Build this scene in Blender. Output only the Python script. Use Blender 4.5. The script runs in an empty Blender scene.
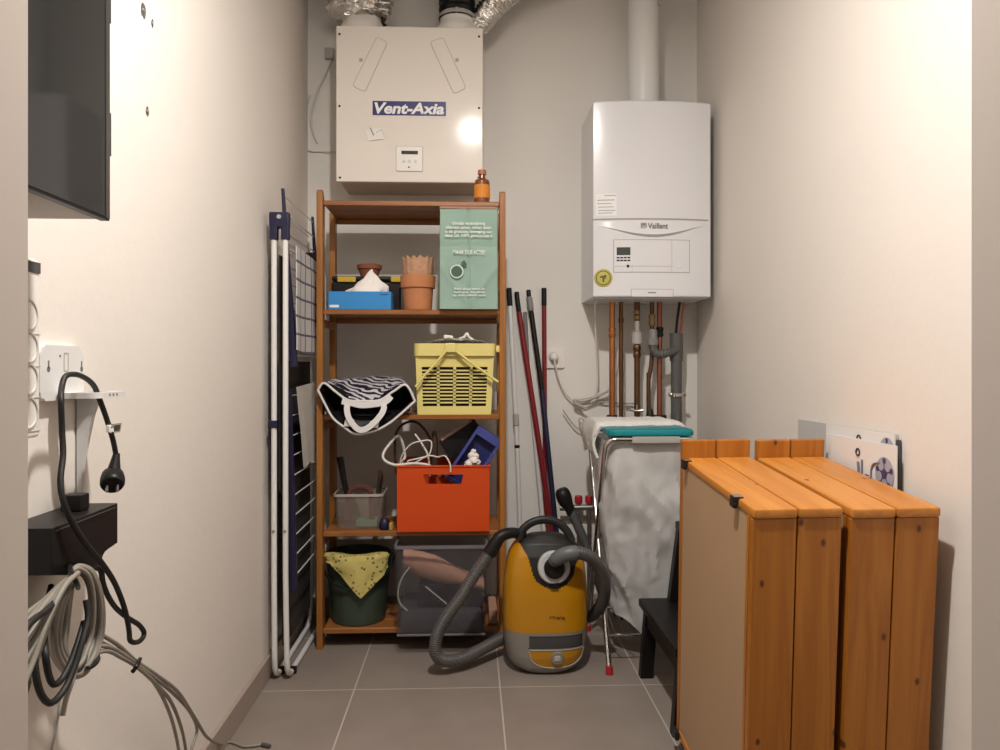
import bpy, bmesh, math, random
from mathutils import Vector, Matrix, Euler, noise
C = bpy.context.scene.collection
PI = math.pi
random.seed(7)

# ------------------------------------------------------------------ camera frame
PSI = math.radians(2.29); CS, SN = math.cos(PSI), math.sin(PSI)
F, U0, V0, H = 750.0, 500.0, 367.0, 1.0
def ray(u, v):
    a = (u-U0)/F; b = (V0-v)/F
    return Vector((a*CS+SN, -a*SN+CS, b))
def P(u, v, Y):
    d = ray(u, v); t = Y/d.y
    return Vector((d.x*t, Y, H+d.z*t))
def PX(u, v, X):
    d = ray(u, v); t = X/d.x
    return Vector((X, d.y*t, H+d.z*t))
def PZ(u, v, Z):
    d = ray(u, v); t = (Z-H)/d.z
    return Vector((d.x*t, d.y*t, Z))

# ------------------------------------------------------------------ materials
def lin(h):
    if isinstance(h, str):
        h = h.lstrip('#'); c = [int(h[i:i+2], 16)/255 for i in (0, 2, 4)]
        return tuple((x/12.92 if x <= .04045 else ((x+.055)/1.055)**2.4) for x in c)
    return tuple(h)
def mat(name, col, rough=.5, metal=0., bump=0., bscale=40., var=0., vscale=6., spec=.5, trans=0., alpha=1., coat=0., stretch=(1, 1, 1), ior=1.45):
    m = bpy.data.materials.new(name); m.use_nodes = True
    nt = m.node_tree; b = nt.nodes['Principled BSDF']
    c = lin(col)
    b.inputs['Base Color'].default_value = (*c, 1)
    b.inputs['Roughness'].default_value = rough
    b.inputs['Metallic'].default_value = metal
    b.inputs['Specular IOR Level'].default_value = spec
    b.inputs['IOR'].default_value = ior
    b.inputs['Transmission Weight'].default_value = trans
    b.inputs['Alpha'].default_value = alpha
    b.inputs['Coat Weight'].default_value = coat
    tc = nt.nodes.new('ShaderNodeTexCoord'); mp = nt.nodes.new('ShaderNodeMapping')
    mp.inputs['Scale'].default_value = stretch
    nt.links.new(tc.outputs['Object'], mp.inputs['Vector'])
    n2 = nt.nodes.new('ShaderNodeTexNoise'); n2.inputs['Scale'].default_value = vscale; n2.inputs['Detail'].default_value = 4
    nt.links.new(mp.outputs['Vector'], n2.inputs['Vector'])
    mx = nt.nodes.new('ShaderNodeMix'); mx.data_type = 'RGBA'
    v = max(var, .02)
    mx.inputs['A'].default_value = (*[x*(1-v) for x in c], 1)
    mx.inputs['B'].default_value = (*[min(1, x*(1+v)) for x in c], 1)
    nt.links.new(n2.outputs['Fac'], mx.inputs['Factor'])
    nt.links.new(mx.outputs['Result'], b.inputs['Base Color'])
    if bump:
        n = nt.nodes.new('ShaderNodeTexNoise'); n.inputs['Scale'].default_value = bscale; n.inputs['Detail'].default_value = 5
        nt.links.new(mp.outputs['Vector'], n.inputs['Vector'])
        bp = nt.nodes.new('ShaderNodeBump'); bp.inputs['Strength'].default_value = bump; bp.inputs['Distance'].default_value = .01
        nt.links.new(n.outputs['Fac'], bp.inputs['Height']); nt.links.new(bp.outputs['Normal'], b.inputs['Normal'])
    return m
def wood(name, c1, c2, axis=2, rough=.4, knots=True, dark='#5a2c10'):
    m = bpy.data.materials.new(name); m.use_nodes = True
    nt = m.node_tree; b = nt.nodes['Principled BSDF']; L = nt.links
    tc = nt.nodes.new('ShaderNodeTexCoord'); mp = nt.nodes.new('ShaderNodeMapping')
    s = [14, 14, 14]; s[axis] = .9
    mp.inputs['Scale'].default_value = s
    oi = nt.nodes.new('ShaderNodeObjectInfo'); va_ = nt.nodes.new('ShaderNodeVectorMath'); va_.operation = 'MULTIPLY_ADD'
    va_.inputs[1].default_value = (3.7, 5.3, 4.1); L.new(oi.outputs['Random'], va_.inputs[0]); L.new(tc.outputs['Object'], va_.inputs[2])
    L.new(va_.outputs[0], mp.inputs['Vector'])
    n = nt.nodes.new('ShaderNodeTexNoise'); n.inputs['Scale'].default_value = 1.6; n.inputs['Detail'].default_value = 3; n.inputs['Distortion'].default_value = .6
    L.new(mp.outputs['Vector'], n.inputs['Vector'])
    mul = nt.nodes.new('ShaderNodeMath'); mul.operation = 'MULTIPLY'; mul.inputs[1].default_value = 7
    L.new(n.outputs['Fac'], mul.inputs[0])
    fr = nt.nodes.new('ShaderNodeMath'); fr.operation = 'PINGPONG'; fr.inputs[1].default_value = 1
    L.new(mul.outputs[0], fr.inputs[0])
    cr = nt.nodes.new('ShaderNodeValToRGB')
    cr.color_ramp.elements[0].color = (*lin(c1), 1); cr.color_ramp.elements[1].color = (*lin(c2), 1)
    L.new(fr.outputs[0], cr.inputs['Fac'])
    out = cr.outputs['Color']
    if knots:
        mp2 = nt.nodes.new('ShaderNodeMapping'); s2 = {2: [7, 0, 4.2], 1: [7, 4.2, 0], 0: [4.2, 7, 0]}[axis]
        mp2.inputs['Scale'].default_value = s2
        L.new(va_.outputs[0], mp2.inputs['Vector'])
        vo = nt.nodes.new('ShaderNodeTexVoronoi'); vo.inputs['Scale'].default_value = 1.0; vo.voronoi_dimensions = '2D'
        sx = nt.nodes.new('ShaderNodeSeparateXYZ'); cx = nt.nodes.new('ShaderNodeCombineXYZ')
        L.new(mp2.outputs['Vector'], sx.inputs[0]); L.new(sx.outputs['Y' if axis == 0 else 'X'], cx.inputs['X']); L.new(sx.outputs['XYZ'[axis]], cx.inputs['Y'])
        L.new(cx.outputs[0], vo.inputs['Vector'])
        mr = nt.nodes.new('ShaderNodeMapRange'); mr.inputs['From Min'].default_value = .018; mr.inputs['From Max'].default_value = .042
        mr.inputs['To Min'].default_value = 1; mr.inputs['To Max'].default_value = 0
        L.new(vo.outputs['Distance'], mr.inputs['Value'])
        mx = nt.nodes.new('ShaderNodeMix'); mx.data_type = 'RGBA'
        mx.inputs['B'].default_value = (*lin(dark), 1)
        L.new(out, mx.inputs['A']); L.new(mr.outputs['Result'], mx.inputs['Factor'])
        out = mx.outputs['Result']
    L.new(out, b.inputs['Base Color'])
    b.inputs['Roughness'].default_value = rough
    bp = nt.nodes.new('ShaderNodeBump'); bp.inputs['Strength'].default_value = .08; bp.inputs['Distance'].default_value = .005
    L.new(fr.outputs[0], bp.inputs['Height']); L.new(bp.outputs['Normal'], b.inputs['Normal'])
    return m
def clear(name, col, a, rough=.1, spec=.5):
    """thin clear plastic: mostly see-through, with a surface gloss"""
    m = bpy.data.materials.new(name); m.use_nodes = True
    nt = m.node_tree; b = nt.nodes['Principled BSDF']
    b.inputs['Base Color'].default_value = (*lin(col), 1); b.inputs['Roughness'].default_value = rough
    tr = nt.nodes.new('ShaderNodeBsdfTransparent'); mx = nt.nodes.new('ShaderNodeMixShader')
    tc = nt.nodes.new('ShaderNodeTexCoord'); n = nt.nodes.new('ShaderNodeTexNoise'); n.inputs['Scale'].default_value = 9
    nt.links.new(tc.outputs['Object'], n.inputs['Vector'])
    mr = nt.nodes.new('ShaderNodeMapRange'); mr.inputs['To Min'].default_value = a*.85; mr.inputs['To Max'].default_value = a*1.15
    nt.links.new(n.outputs['Fac'], mr.inputs['Value'])
    nt.links.new(mr.outputs['Result'], mx.inputs['Fac'])
    nt.links.new(tr.outputs[0], mx.inputs[1]); nt.links.new(b.outputs[0], mx.inputs[2])
    nt.links.new(mx.outputs[0], nt.nodes['Material Output'].inputs['Surface'])
    return m

# ------------------------------------------------------------------ mesh helpers
def BM(): return bmesh.new()
def add_box(bm, a, b, bev=0., seg=2):
    a = Vector(a); b = Vector(b)
    lo = Vector(map(min, a, b)); hi = Vector(map(max, a, b))
    vs = [bm.verts.new((x, y, z)) for z in (lo.z, hi.z) for y in (lo.y, hi.y) for x in (lo.x, hi.x)]
    fs = [bm.faces.new([vs[i] for i in f]) for f in ((0, 2, 3, 1), (4, 5, 7, 6), (0, 1, 5, 4), (2, 6, 7, 3), (0, 4, 6, 2), (1, 3, 7, 5))]
    if bev:
        es = list({e for f in fs for e in f.edges})
        bmesh.ops.bevel(bm, geom=es, offset=bev, segments=seg, profile=.5, affect='EDGES')
    return vs
def obox(bm, c, ax, ay, az, bev=0.):
    """box centred on c with half-axis vectors"""
    t = BM(); add_box(t, (-1, -1, -1), (1, 1, 1))
    c, ax, ay, az = map(Vector, (c, ax, ay, az))
    for v in t.verts: v.co = c + ax*v.co.x + ay*v.co.y + az*v.co.z
    if bev: bmesh.ops.bevel(t, geom=list(t.edges), offset=bev, segments=2, profile=.5, affect='EDGES')
    merge(bm, t)
def merge(bm, t):
    me = bpy.data.meshes.new('tmp'); t.to_mesh(me); t.free(); bm.from_mesh(me); bpy.data.meshes.remove(me)
def smooth_path(pts, n=8):
    pts = [Vector(p) for p in pts]
    if len(pts) < 3: return pts
    out = []
    for i in range(len(pts)-1):
        p0 = pts[max(i-1, 0)]; p1 = pts[i]; p2 = pts[i+1]; p3 = pts[min(i+2, len(pts)-1)]
        for k in range(n):
            t = k/n
            out.append(.5*((2*p1)+(p2-p0)*t+(2*p0-5*p1+4*p2-p3)*t*t+(3*p1-p0-3*p2+p3)*t**3))
    out.append(pts[-1])
    return out
def resample(pts, step):
    L = [0]
    for i in range(1, len(pts)): L.append(L[-1]+(pts[i]-pts[i-1]).length)
    n = max(2, int(L[-1]/step)); out = []; j = 0
    for k in range(n+1):
        s = L[-1]*k/n
        while j < len(L)-2 and L[j+1] < s: j += 1
        d = L[j+1]-L[j]
        out.append(pts[j].lerp(pts[j+1], (s-L[j])/d if d > 1e-9 else 0))
    return out
def add_tube(bm, pts, r, n=10, sm=0, closed=False, cap=True, flat=1.0):
    pts = smooth_path(pts, sm) if sm else [Vector(p) for p in pts]
    m = len(pts); rings = []
    T = []
    for i in range(m):
        if closed: d = pts[(i+1) % m]-pts[i-1]
        else: d = pts[min(i+1, m-1)]-pts[max(i-1, 0)]
        T.append(d.normalized() if d.length > 1e-9 else Vector((0, 0, 1)))
    up = Vector((0, 0, 1)) if abs(T[0].z) < .9 else Vector((0, 1, 0))
    N = T[0].cross(up).normalized()
    for i in range(m):
        if i:
            q = T[i-1].rotation_difference(T[i]); N = (q @ N)
            N = (N - T[i]*N.dot(T[i])).normalized()
        B = T[i].cross(N)
        rr = r(i/(m-1)) if callable(r) else r
        rings.append([bm.verts.new(pts[i]+(N*math.cos(2*PI*k/n)+B*flat*math.sin(2*PI*k/n))*rr) for k in range(n)])
    for i in range(m if closed else m-1):
        a = rings[i]; b = rings[(i+1) % m]
        for k in range(n):
            bm.faces.new((a[k], a[(k+1) % n], b[(k+1) % n], b[k]))
    if cap and not closed:
        bm.faces.new(rings[0][::-1]); bm.faces.new(rings[-1])
    return rings
def add_lathe(bm, prof, c, n=32, ax=(0, 0, 1)):
    """prof: list of (r, h) along the axis from c"""
    c = Vector(c); ax = Vector(ax).normalized()
    e1 = ax.orthogonal().normalized(); e2 = ax.cross(e1); rings = []
    for r, h in prof:
        if r < 1e-6: rings.append([bm.verts.new(c+ax*h)])
        else: rings.append([bm.verts.new(c+ax*h+(e1*math.cos(2*PI*k/n)+e2*math.sin(2*PI*k/n))*r) for k in range(n)])
    for a, b in zip(rings, rings[1:]):
        for k in range(n):
            q = [a[k % len(a)], a[(k+1) % n % len(a)], b[(k+1) % n % len(b)], b[k % len(b)]]
            q = list(dict.fromkeys(q))
            if len(q) > 2:
                try: bm.faces.new(q)
                except ValueError: pass
def add_prism(bm, poly, vec, bev=0.):
    """closed polygon (3-D points) pushed along vec"""
    vec = Vector(vec); a = [bm.verts.new(Vector(p)) for p in poly]; b = [bm.verts.new(Vector(p)+vec) for p in poly]
    n = len(a); fs = [bm.faces.new(a), bm.faces.new(b[::-1])]
    for i in range(n): fs.append(bm.faces.new((a[i], b[i], b[(i+1) % n], a[(i+1) % n])))
    if bev:
        es = list(set(fs[0].edges) | set(fs[1].edges))
        bmesh.ops.bevel(bm, geom=es, offset=bev, segments=2, profile=.5, affect='EDGES')
def rrect(x0, z0, x1, z1, r, y, n=6):
    out = []
    for cx, cz, a0 in ((x1-r, z1-r, 0), (x0+r, z1-r, PI/2), (x0+r, z0+r, PI), (x1-r, z0+r, 1.5*PI)):
        for k in range(n+1):
            a = a0+PI/2*k/n; out.append(Vector((cx+r*math.cos(a), y, cz+r*math.sin(a))))
    return out
def add_grid(bm, rows, th=0., closed=False):
    g = [[bm.verts.new(p) for p in r] for r in rows]; fs = []
    for i in range(len(g)-1):
        m = len(g[i])
        for j in range(m if closed else m-1):
            fs.append(bm.faces.new((g[i][j], g[i][(j+1) % m], g[i+1][(j+1) % m], g[i+1][j])))
    if th:
        bmesh.ops.recalc_face_normals(bm, faces=fs)
        bmesh.ops.solidify(bm, geom=fs, thickness=th)
    return g
def nz(p, s, seed=0): return noise.noise(Vector(p)*s+Vector((seed*13.1, seed*7.7, seed*3.3)))

ROOTM = {}
def link(name, bm, m, ang=35, recalc=True):
    if recalc: bmesh.ops.recalc_face_normals(bm, faces=list(bm.faces))
    me = bpy.data.meshes.new(name); bm.to_mesh(me); bm.free()
    for p in me.polygons: p.use_smooth = True
    me.set_sharp_from_angle(angle=math.radians(ang))
    if m: me.materials.append(m)
    o = bpy.data.objects.new(name, me); C.objects.link(o)
    if ang <= 35 and len(me.polygons) < 3000:
        w = o.modifiers.new('weighted normals', 'WEIGHTED_NORMAL'); w.keep_sharp = True
    return o
def part(name, bm, m, parent, label=None, local=False, ang=35, recalc=True):
    r = parent
    while r.parent: r = r.parent
    if not local: bmesh.ops.transform(bm, matrix=ROOTM[r.name].inverted(), verts=list(bm.verts))
    o = link(name, bm, m, ang, recalc); o.parent = parent
    if label: o['label'] = label
    return o
def tag(o, label, cat, group=None, kind=None):
    o['label'] = label; o['category'] = cat
    if group: o['group'] = group
    if kind: o['kind'] = kind
def thing(name, label, cat, loc, rot=(0, 0, 0), group=None):
    o = bpy.data.objects.new(name, None); C.objects.link(o)
    o.empty_display_size = .05
    o.location = Vector(loc); o.rotation_euler = rot; tag(o, label, cat, group)
    ROOTM[o.name] = Matrix.Translation(Vector(loc)) @ Euler(rot).to_matrix().to_4x4()
    return o
def single(name, bm, m, label, cat, group=None, ang=35):
    """a thing that is one mesh; origin at its base"""
    xs = [v.co for v in bm.verts]
    lo = Vector((min(p.x for p in xs), min(p.y for p in xs), min(p.z for p in xs)))
    hi = Vector((max(p.x for p in xs), max(p.y for p in xs), max(p.z for p in xs)))
    c = Vector(((lo.x+hi.x)/2, (lo.y+hi.y)/2, lo.z))
    bmesh.ops.translate(bm, vec=-c, verts=list(bm.verts))
    o = link(name, bm, m, ang); o.location = c; tag(o, label, cat, group)
    ROOTM[o.name] = Matrix.Translation(c)
    return o
def struct(name, bm, m, parent=None, ang=35):
    o = link(name, bm, m, ang); o['kind'] = 'structure'
    ROOTM[o.name] = Matrix.Identity(4)
    if parent: o.parent = parent
    return o
def text(name, s, w, h, m, parent, c, xd=(1, 0, 0), zd=(0, 0, 1), d=.0006, bold=0., shear=0.):
    """lettering of width w and height h centred on c, in the plane of xd and zd"""
    cu = bpy.data.curves.new('tmp', 'FONT'); cu.body = s; cu.size = 1; cu.offset = bold; cu.shear = shear
    cu.extrude = .001; cu.align_x = 'CENTER'; cu.space_line = .95; cu.resolution_u = 3
    to = bpy.data.objects.new('tmp', cu); C.objects.link(to)
    bpy.context.view_layer.update()
    me = bpy.data.meshes.new_from_object(to.evaluated_get(bpy.context.evaluated_depsgraph_get()))
    bpy.data.objects.remove(to); bpy.data.curves.remove(cu)
    bm = BM(); bm.from_mesh(me); bpy.data.meshes.remove(me)
    xs = [v.co.x for v in bm.verts]; ys = [v.co.y for v in bm.verts]
    cx, cy = (min(xs)+max(xs))/2, (min(ys)+max(ys))/2; sx = w/(max(xs)-min(xs)); sy = h/(max(ys)-min(ys))
    xd = Vector(xd).normalized(); zd = Vector(zd).normalized(); nd = xd.cross(zd); c = Vector(c)
    for v in bm.verts:
        v.co = c+xd*(v.co.x-cx)*sx+zd*(v.co.y-cy)*sy+nd*(d if v.co.z > 0 else -d*.5)
    return part(name, bm, m, parent)

# ------------------------------------------------------------------ palette
M = dict(
 wall=mat('wall_paint', (.77, .715, .655), .75, bump=.10, bscale=30, var=.03, vscale=2.5),
 white=mat('white_enamel', (.72, .715, .70), .28, coat=.3),
 boiler=mat('boiler_enamel', (.73, .73, .745), .2, spec=.28),
 cream=mat('cream_enamel', (.79, .735, .67), .13, spec=.14),
 wplastic=mat('white_plastic', (.80, .77, .72), .4),
 black=mat('black_plastic', (.010, .009, .009), .42, spec=.3),
 black_r=mat('black_rubber', (.012, .011, .010), .55),
 dark=mat('charcoal_plastic', (.017, .016, .015), .45, spec=.35),
 dgrey=mat('dark_grey', (.07, .068, .068), .5),
 grey=mat('grey_plastic', (.22, .215, .21), .5),
 lgrey=mat('light_grey_plastic', (.42, .40, .37), .45),
 chrome=mat('chrome', (.72, .70, .68), .18, 1.),
 steel=mat('dull_steel', (.42, .40, .38), .38, 1.),
 brass=mat('aged_brass', (.35, .25, .13), .4, 1.),
 copper=mat('copper_pipe', (.55, .22, .09), .33, 1., var=.25, vscale=14),
 copper_d=mat('brown_copper', (.16, .088, .05), .42, 1., var=.3, vscale=14),
 copper_r=mat('reddish_copper', (.36, .13, .085), .42, 1., var=.2, vscale=14),
 drain=mat('grey_drain_pipe', (.10, .10, .095), .5),
 foil=mat('foil_duct', (.80, .785, .75), .22, 1., bump=.7, bscale=38),
 navy=mat('navy_plastic', (.012, .011, .042), .42),
 blue=mat('blue_plastic', (.065, .08, .30), .35),
 teal=mat('teal_lid', (.0, .21, .24), .38),
 orange=mat('orange_plastic', (.58, .062, .006), .42),
 yellow=mat('yellow_gloss', (.46, .205, .004), .3, coat=.4),
 pale_yellow=mat('pale_yellow_plastic', (.72, .62, .22), .45),
 red=mat('red_pole', (.21, .013, .017), .35),
 redcap=mat('red_cap', (.40, .02, .025), .4),
 terracotta=mat('terracotta', (.50, .20, .085), .8, var=.15, vscale=18, bump=.1),
 terra_d=mat('dark_terracotta', (.26, .085, .04), .8),
 peat=mat('peat_pot', (.50, .29, .18), .95, bump=.6, bscale=90, var=.2, vscale=30),
 tissue=mat('tissue', (.85, .80, .74), .9),
 tissuebox=mat('blue_card', (.03, .24, .58), .5),
 paper=mat('white_paper', (.82, .79, .74), .7),
 greenbag=mat('green_paper', (.27, .40, .33), .7, bump=.18, bscale=16, var=.06),
 amber=mat('amber_glass', (.20, .05, .008), .12, coat=.5),
 label=mat('orange_label', (.70, .25, .03), .6),
 green=mat('green_bucket', (.045, .064, .047), .4),
 towel=mat('terry_towel', (.80, .78, .74), .95, bump=.8, bscale=160),
 cable_g=mat('grey_cable', (.25, .225, .19), .5),
 cable_w=mat('white_cable', (.66, .63, .58), .5),
 cable_b=mat('brown_cable', (.05, .028, .018), .5),
 hose=mat('grey_hose', (.085, .078, .074), .42),
 hoselight=mat('hose_cuff', (.12, .13, .13), .4),
 silver=mat('silver_plastic', (.30, .285, .26), .35, .4),
 window=mat('vent_grille', (.06, .058, .058), .4),
 disc=mat('light_grey_ring', (.50, .50, .51), .4),
 hardboard=mat('beige_hardboard', (.42, .27, .155), .6, var=.05),
 blackwood=mat('black_stained_wood', (.007, .0055, .005), .42, spec=.3, bump=.1, stretch=(1, 1, 8)),
 bag=clear('bin_liner', (.66, .655, .64), .78, .28),
 clearbin=clear('clear_bin', (.15, .14, .155), .17, .1),
 clearbox=clear('clear_box', (.36, .30, .25), .25, .2),
 acrylic=clear('acrylic_sheet', (.60, .585, .56), .70, .08),
 film=clear('cling_film', (.75, .72, .65), .45, .2),
 brownbag=mat('brown_paper', (.46, .25, .17), .85, bump=.4, bscale=30),
 yellowcloth=None, zebra=None, check=None,
 clothw=mat('grey_white_cloth', (.52, .50, .46), .95, bump=.3, bscale=120),
 clothd=mat('dark_cloth', (.035, .03, .027), .95, bump=.3, bscale=120),
 gold=mat('gold_sticker', (.50, .45, .09), .35),
 print=mat('grey_print', (.16, .155, .15), .6),
 lcd=mat('lcd_screen', (.055, .06, .055), .25),
 logo_blue=mat('navy_logo', (.014, .016, .135), .4),
 line=mat('joint_line', (.36, .34, .31), .7),
 glass=mat('black_glass', (.022, .022, .021), .06, spec=.5),
 sponge=mat('green_sponge', (.16, .33, .23), .9),
)
M['pine_z'] = wood('pine_upright', '#b37226', '#a0601b', 2)  # darker than the top planks, shade on the upright faces put into the colour
M['pine_y'] = wood('pine_lengthwise', '#c88438', '#b8742b', 1)
M['pine_x'] = wood('pine_crosswise', '#bd7426', '#a55c17', 0)
M['rack_z'] = wood('varnished_upright', '#a56d31', '#925c25', 2, knots=False)
M['rack_x'] = wood('varnished_shelf', '#9c6431', '#8a5425', 0, knots=False)

def ramp_mat(name, tex, ramp, rough=.8, scale=(1, 1, 1), const=True, **kw):
    m = bpy.data.materials.new(name); m.use_nodes = True; nt = m.node_tree; b = nt.nodes['Principled BSDF']
    tc = nt.nodes.new('ShaderNodeTexCoord'); mp = nt.nodes.new('ShaderNodeMapping'); mp.inputs['Scale'].default_value = scale
    t = nt.nodes.new(tex)
    for k, v in kw.items():
        if k in ('bands_direction', 'wave_type', 'feature'): setattr(t, k, v)
        else: t.inputs[k].default_value = v
    cr = nt.nodes.new('ShaderNodeValToRGB'); cr.color_ramp.interpolation = 'CONSTANT' if const else 'LINEAR'
    while len(cr.color_ramp.elements) < len(ramp): cr.color_ramp.elements.new(.5)
    for e, (p, c) in zip(cr.color_ramp.elements, ramp): e.position = p; e.color = (*lin(c), 1)
    nt.links.new(tc.outputs['Object'], mp.inputs['Vector']); nt.links.new(mp.outputs['Vector'], t.inputs['Vector'])
    nt.links.new(t.outputs['Distance' if 'Voronoi' in tex else 'Fac'], cr.inputs['Fac'])
    nt.links.new(cr.outputs['Color'], b.inputs['Base Color']); b.inputs['Roughness'].default_value = rough
    return m
M['zebra'] = ramp_mat('zebra_fabric', 'ShaderNodeTexWave', [(0, (.012, .011, .02)), (.34, (.022, .02, .14)), (.50, (.60, .59, .60))], .6,
                      bands_direction='DIAGONAL', **{'Scale': 14., 'Distortion': 8., 'Detail': 1.5, 'Detail Scale': 1.2})
M['yellowcloth'] = ramp_mat('dotted_yellow_cloth', 'ShaderNodeTexVoronoi', [(0, (.16, .15, .045)), (.30, (.56, .47, .15))], .95, **{'Scale': 62.})
# checked tea towel
def check_mat():
    m = bpy.data.materials.new('checked_cloth'); m.use_nodes = True; nt = m.node_tree; b = nt.nodes['Principled BSDF']
    tc = nt.nodes.new('ShaderNodeTexCoord'); sp = nt.nodes.new('ShaderNodeSeparateXYZ'); nt.links.new(tc.outputs['Object'], sp.inputs[0])
    fac = None
    for ax, k in (('Y', 13.), ('Z', 17.)):
        a = nt.nodes.new('ShaderNodeMath'); a.operation = 'MULTIPLY'; a.inputs[1].default_value = k
        nt.links.new(sp.outputs[ax], a.inputs[0])
        f = nt.nodes.new('ShaderNodeMath'); f.operation = 'FRACT'; nt.links.new(a.outputs[0], f.inputs[0])
        g = nt.nodes.new('ShaderNodeMath'); g.operation = 'LESS_THAN'; g.inputs[1].default_value = .13; nt.links.new(f.outputs[0], g.inputs[0])
        if fac is None: fac = g
        else:
            mm = nt.nodes.new('ShaderNodeMath'); mm.operation = 'MAXIMUM'; nt.links.new(fac.outputs[0], mm.inputs[0]); nt.links.new(g.outputs[0], mm.inputs[1]); fac = mm
    mx = nt.nodes.new('ShaderNodeMix'); mx.data_type = 'RGBA'
    mx.inputs['A'].default_value = (.55, .53, .52, 1); mx.inputs['B'].default_value = (.10, .10, .14, 1)
    nt.links.new(fac.outputs[0], mx.inputs['Factor']); nt.links.new(mx.outputs['Result'], b.inputs['Base Color']); b.inputs['Roughness'].default_value = .95
    return m
M['check'] = check_mat()
# floor tiles: 45 cm squares, joints through given points
def tile_mat():
    m = bpy.data.materials.new('floor_tiles'); m.use_nodes = True; nt = m.node_tree; b = nt.nodes['Principled BSDF']; L = nt.links
    tc = nt.nodes.new('ShaderNodeTexCoord'); sp = nt.nodes.new('ShaderNodeSeparateXYZ'); L.new(tc.outputs['Object'], sp.inputs[0])
    q = PZ(500, 687.2, 0); X0 = q.x; Y0 = q.y; S = .452
    fac = None
    for ax, o in (('X', X0), ('Y', Y0)):
        a = nt.nodes.new('ShaderNodeMath'); a.operation = 'SUBTRACT'; a.inputs[1].default_value = o-20*S-.0022; L.new(sp.outputs[ax], a.inputs[0])
        d = nt.nodes.new('ShaderNodeMath'); d.operation = 'MODULO'; d.inputs[1].default_value = S; L.new(a.outputs[0], d.inputs[0])
        g = nt.nodes.new('ShaderNodeMath'); g.operation = 'LESS_THAN'; g.inputs[1].default_value = .0044; L.new(d.outputs[0], g.inputs[0])
        if fac is None: fac = g
        else:
            mm = nt.nodes.new('ShaderNodeMath'); mm.operation = 'MAXIMUM'; L.new(fac.outputs[0], mm.inputs[0]); L.new(g.outputs[0], mm.inputs[1]); fac = mm
    n = nt.nodes.new('ShaderNodeTexNoise'); n.inputs['Scale'].default_value = 5; n.inputs['Detail'].default_value = 6; L.new(tc.outputs['Object'], n.inputs['Vector'])
    cr = nt.nodes.new('ShaderNodeValToRGB')
    cr.color_ramp.elements[0].position = .3; cr.color_ramp.elements[0].color = (.225, .185, .158, 1)
    cr.color_ramp.elements[1].position = .7; cr.color_ramp.elements[1].color = (.265, .222, .19, 1)
    L.new(n.outputs['Fac'], cr.inputs['Fac'])
    mx = nt.nodes.new('ShaderNodeMix'); mx.data_type = 'RGBA'; mx.inputs['B'].default_value = (.46, .41, .355, 1)
    L.new(cr.outputs['Color'], mx.inputs['A']); L.new(fac.outputs[0], mx.inputs['Factor']); L.new(mx.outputs['Result'], b.inputs['Base Color'])
    b.inputs['Roughness'].default_value = .5; b.inputs['Specular IOR Level'].default_value = .35
    return m
M['tiles'] = tile_mat()
# back wall: painted blocks with faint joints every half metre
def block_mat():
    m = mat('painted_blocks', (.76, .735, .69), .75, bump=.08, bscale=25, var=.04, vscale=2.0)
    nt = m.node_tree; L = nt.links; b = nt.nodes['Principled BSDF']
    src = b.inputs['Base Color'].links[0].from_socket
    tc = nt.nodes.new('ShaderNodeTexCoord'); sp = nt.nodes.new('ShaderNodeSeparateXYZ'); L.new(tc.outputs['Object'], sp.inputs[0])
    a = nt.nodes.new('ShaderNodeMath'); a.operation = 'ADD'; a.inputs[1].default_value = -.04; L.new(sp.outputs['Z'], a.inputs[0])
    d = nt.nodes.new('ShaderNodeMath'); d.operation = 'MODULO'; d.inputs[1].default_value = .498; L.new(a.outputs[0], d.inputs[0])
    g = nt.nodes.new('ShaderNodeMath'); g.operation = 'LESS_THAN'; g.inputs[1].default_value = .006; L.new(d.outputs[0], g.inputs[0])
    mx = nt.nodes.new('ShaderNodeMix'); mx.data_type = 'RGBA'; mx.inputs['B'].default_value = (.76, .73, .68, 1)
    f = nt.nodes.new('ShaderNodeMath'); f.operation = 'MULTIPLY'; f.inputs[1].default_value = .6; L.new(g.outputs[0], f.inputs[0])
    L.new(src, mx.inputs['A']); L.new(f.outputs[0], mx.inputs['Factor']); L.new(mx.outputs['Result'], b.inputs['Base Color'])
    return m
M['blocks'] = block_mat()

# ------------------------------------------------------------------ room shell
XL, XR, YB, YF, ZC = -.655, .936, 3.06, .66, 2.62
def shell(name, a, b, m):
    bm = BM(); add_box(bm, a, b); return struct(name, bm, m)
shell('floor', (XL-.1, -1.2, -.1), (XR+.1, YB+.1, 0), M['tiles'])
shell('ceiling', (XL-.1, YF-.12, ZC), (XR+.1, YB+.1, ZC+.1), mat('ceiling_bounce_cut', (.36, .345, .33), .85, bump=.1, var=.06))  # unseen ceiling toned dark to cut bounced light
wl = shell('wall_left', (XL-.1, YF-.12, 0), (XL, YB+.1, ZC), M['wall'])
shell('wall_right', (XR, YF-.12, 0), (XR+.1, YB+.1, ZC), M['wall'])
shell('wall_back', (XL, YB, 0), (XR, YB+.1, ZC), M['blocks'])
JL, JR = P(29, 375, YF+.01).x, P(970.5, 375, YF+.01).x
bm = BM()
add_box(bm, (XL, YF-.12, 0), (JL-.02, YF, ZC)); add_box(bm, (JR+.02, YF-.12, 0), (XR, YF, ZC)); add_box(bm, (JL-.02, YF-.12, 2.1), (JR+.02, YF, ZC))
struct('wall_front', bm, mat('front_wall_bounce_cut', (.46, .43, .40), .8))  # unseen front wall darkened below the other walls to weaken bounced light
jm = mat('jamb_paint', (.52, .455, .405), .5)
bm = BM()
add_box(bm, (JL-.02, YF-.14, 0), (JL, YF+.01, 2.1), .002); struct('trim_1', bm, jm)
bm = BM()
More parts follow.
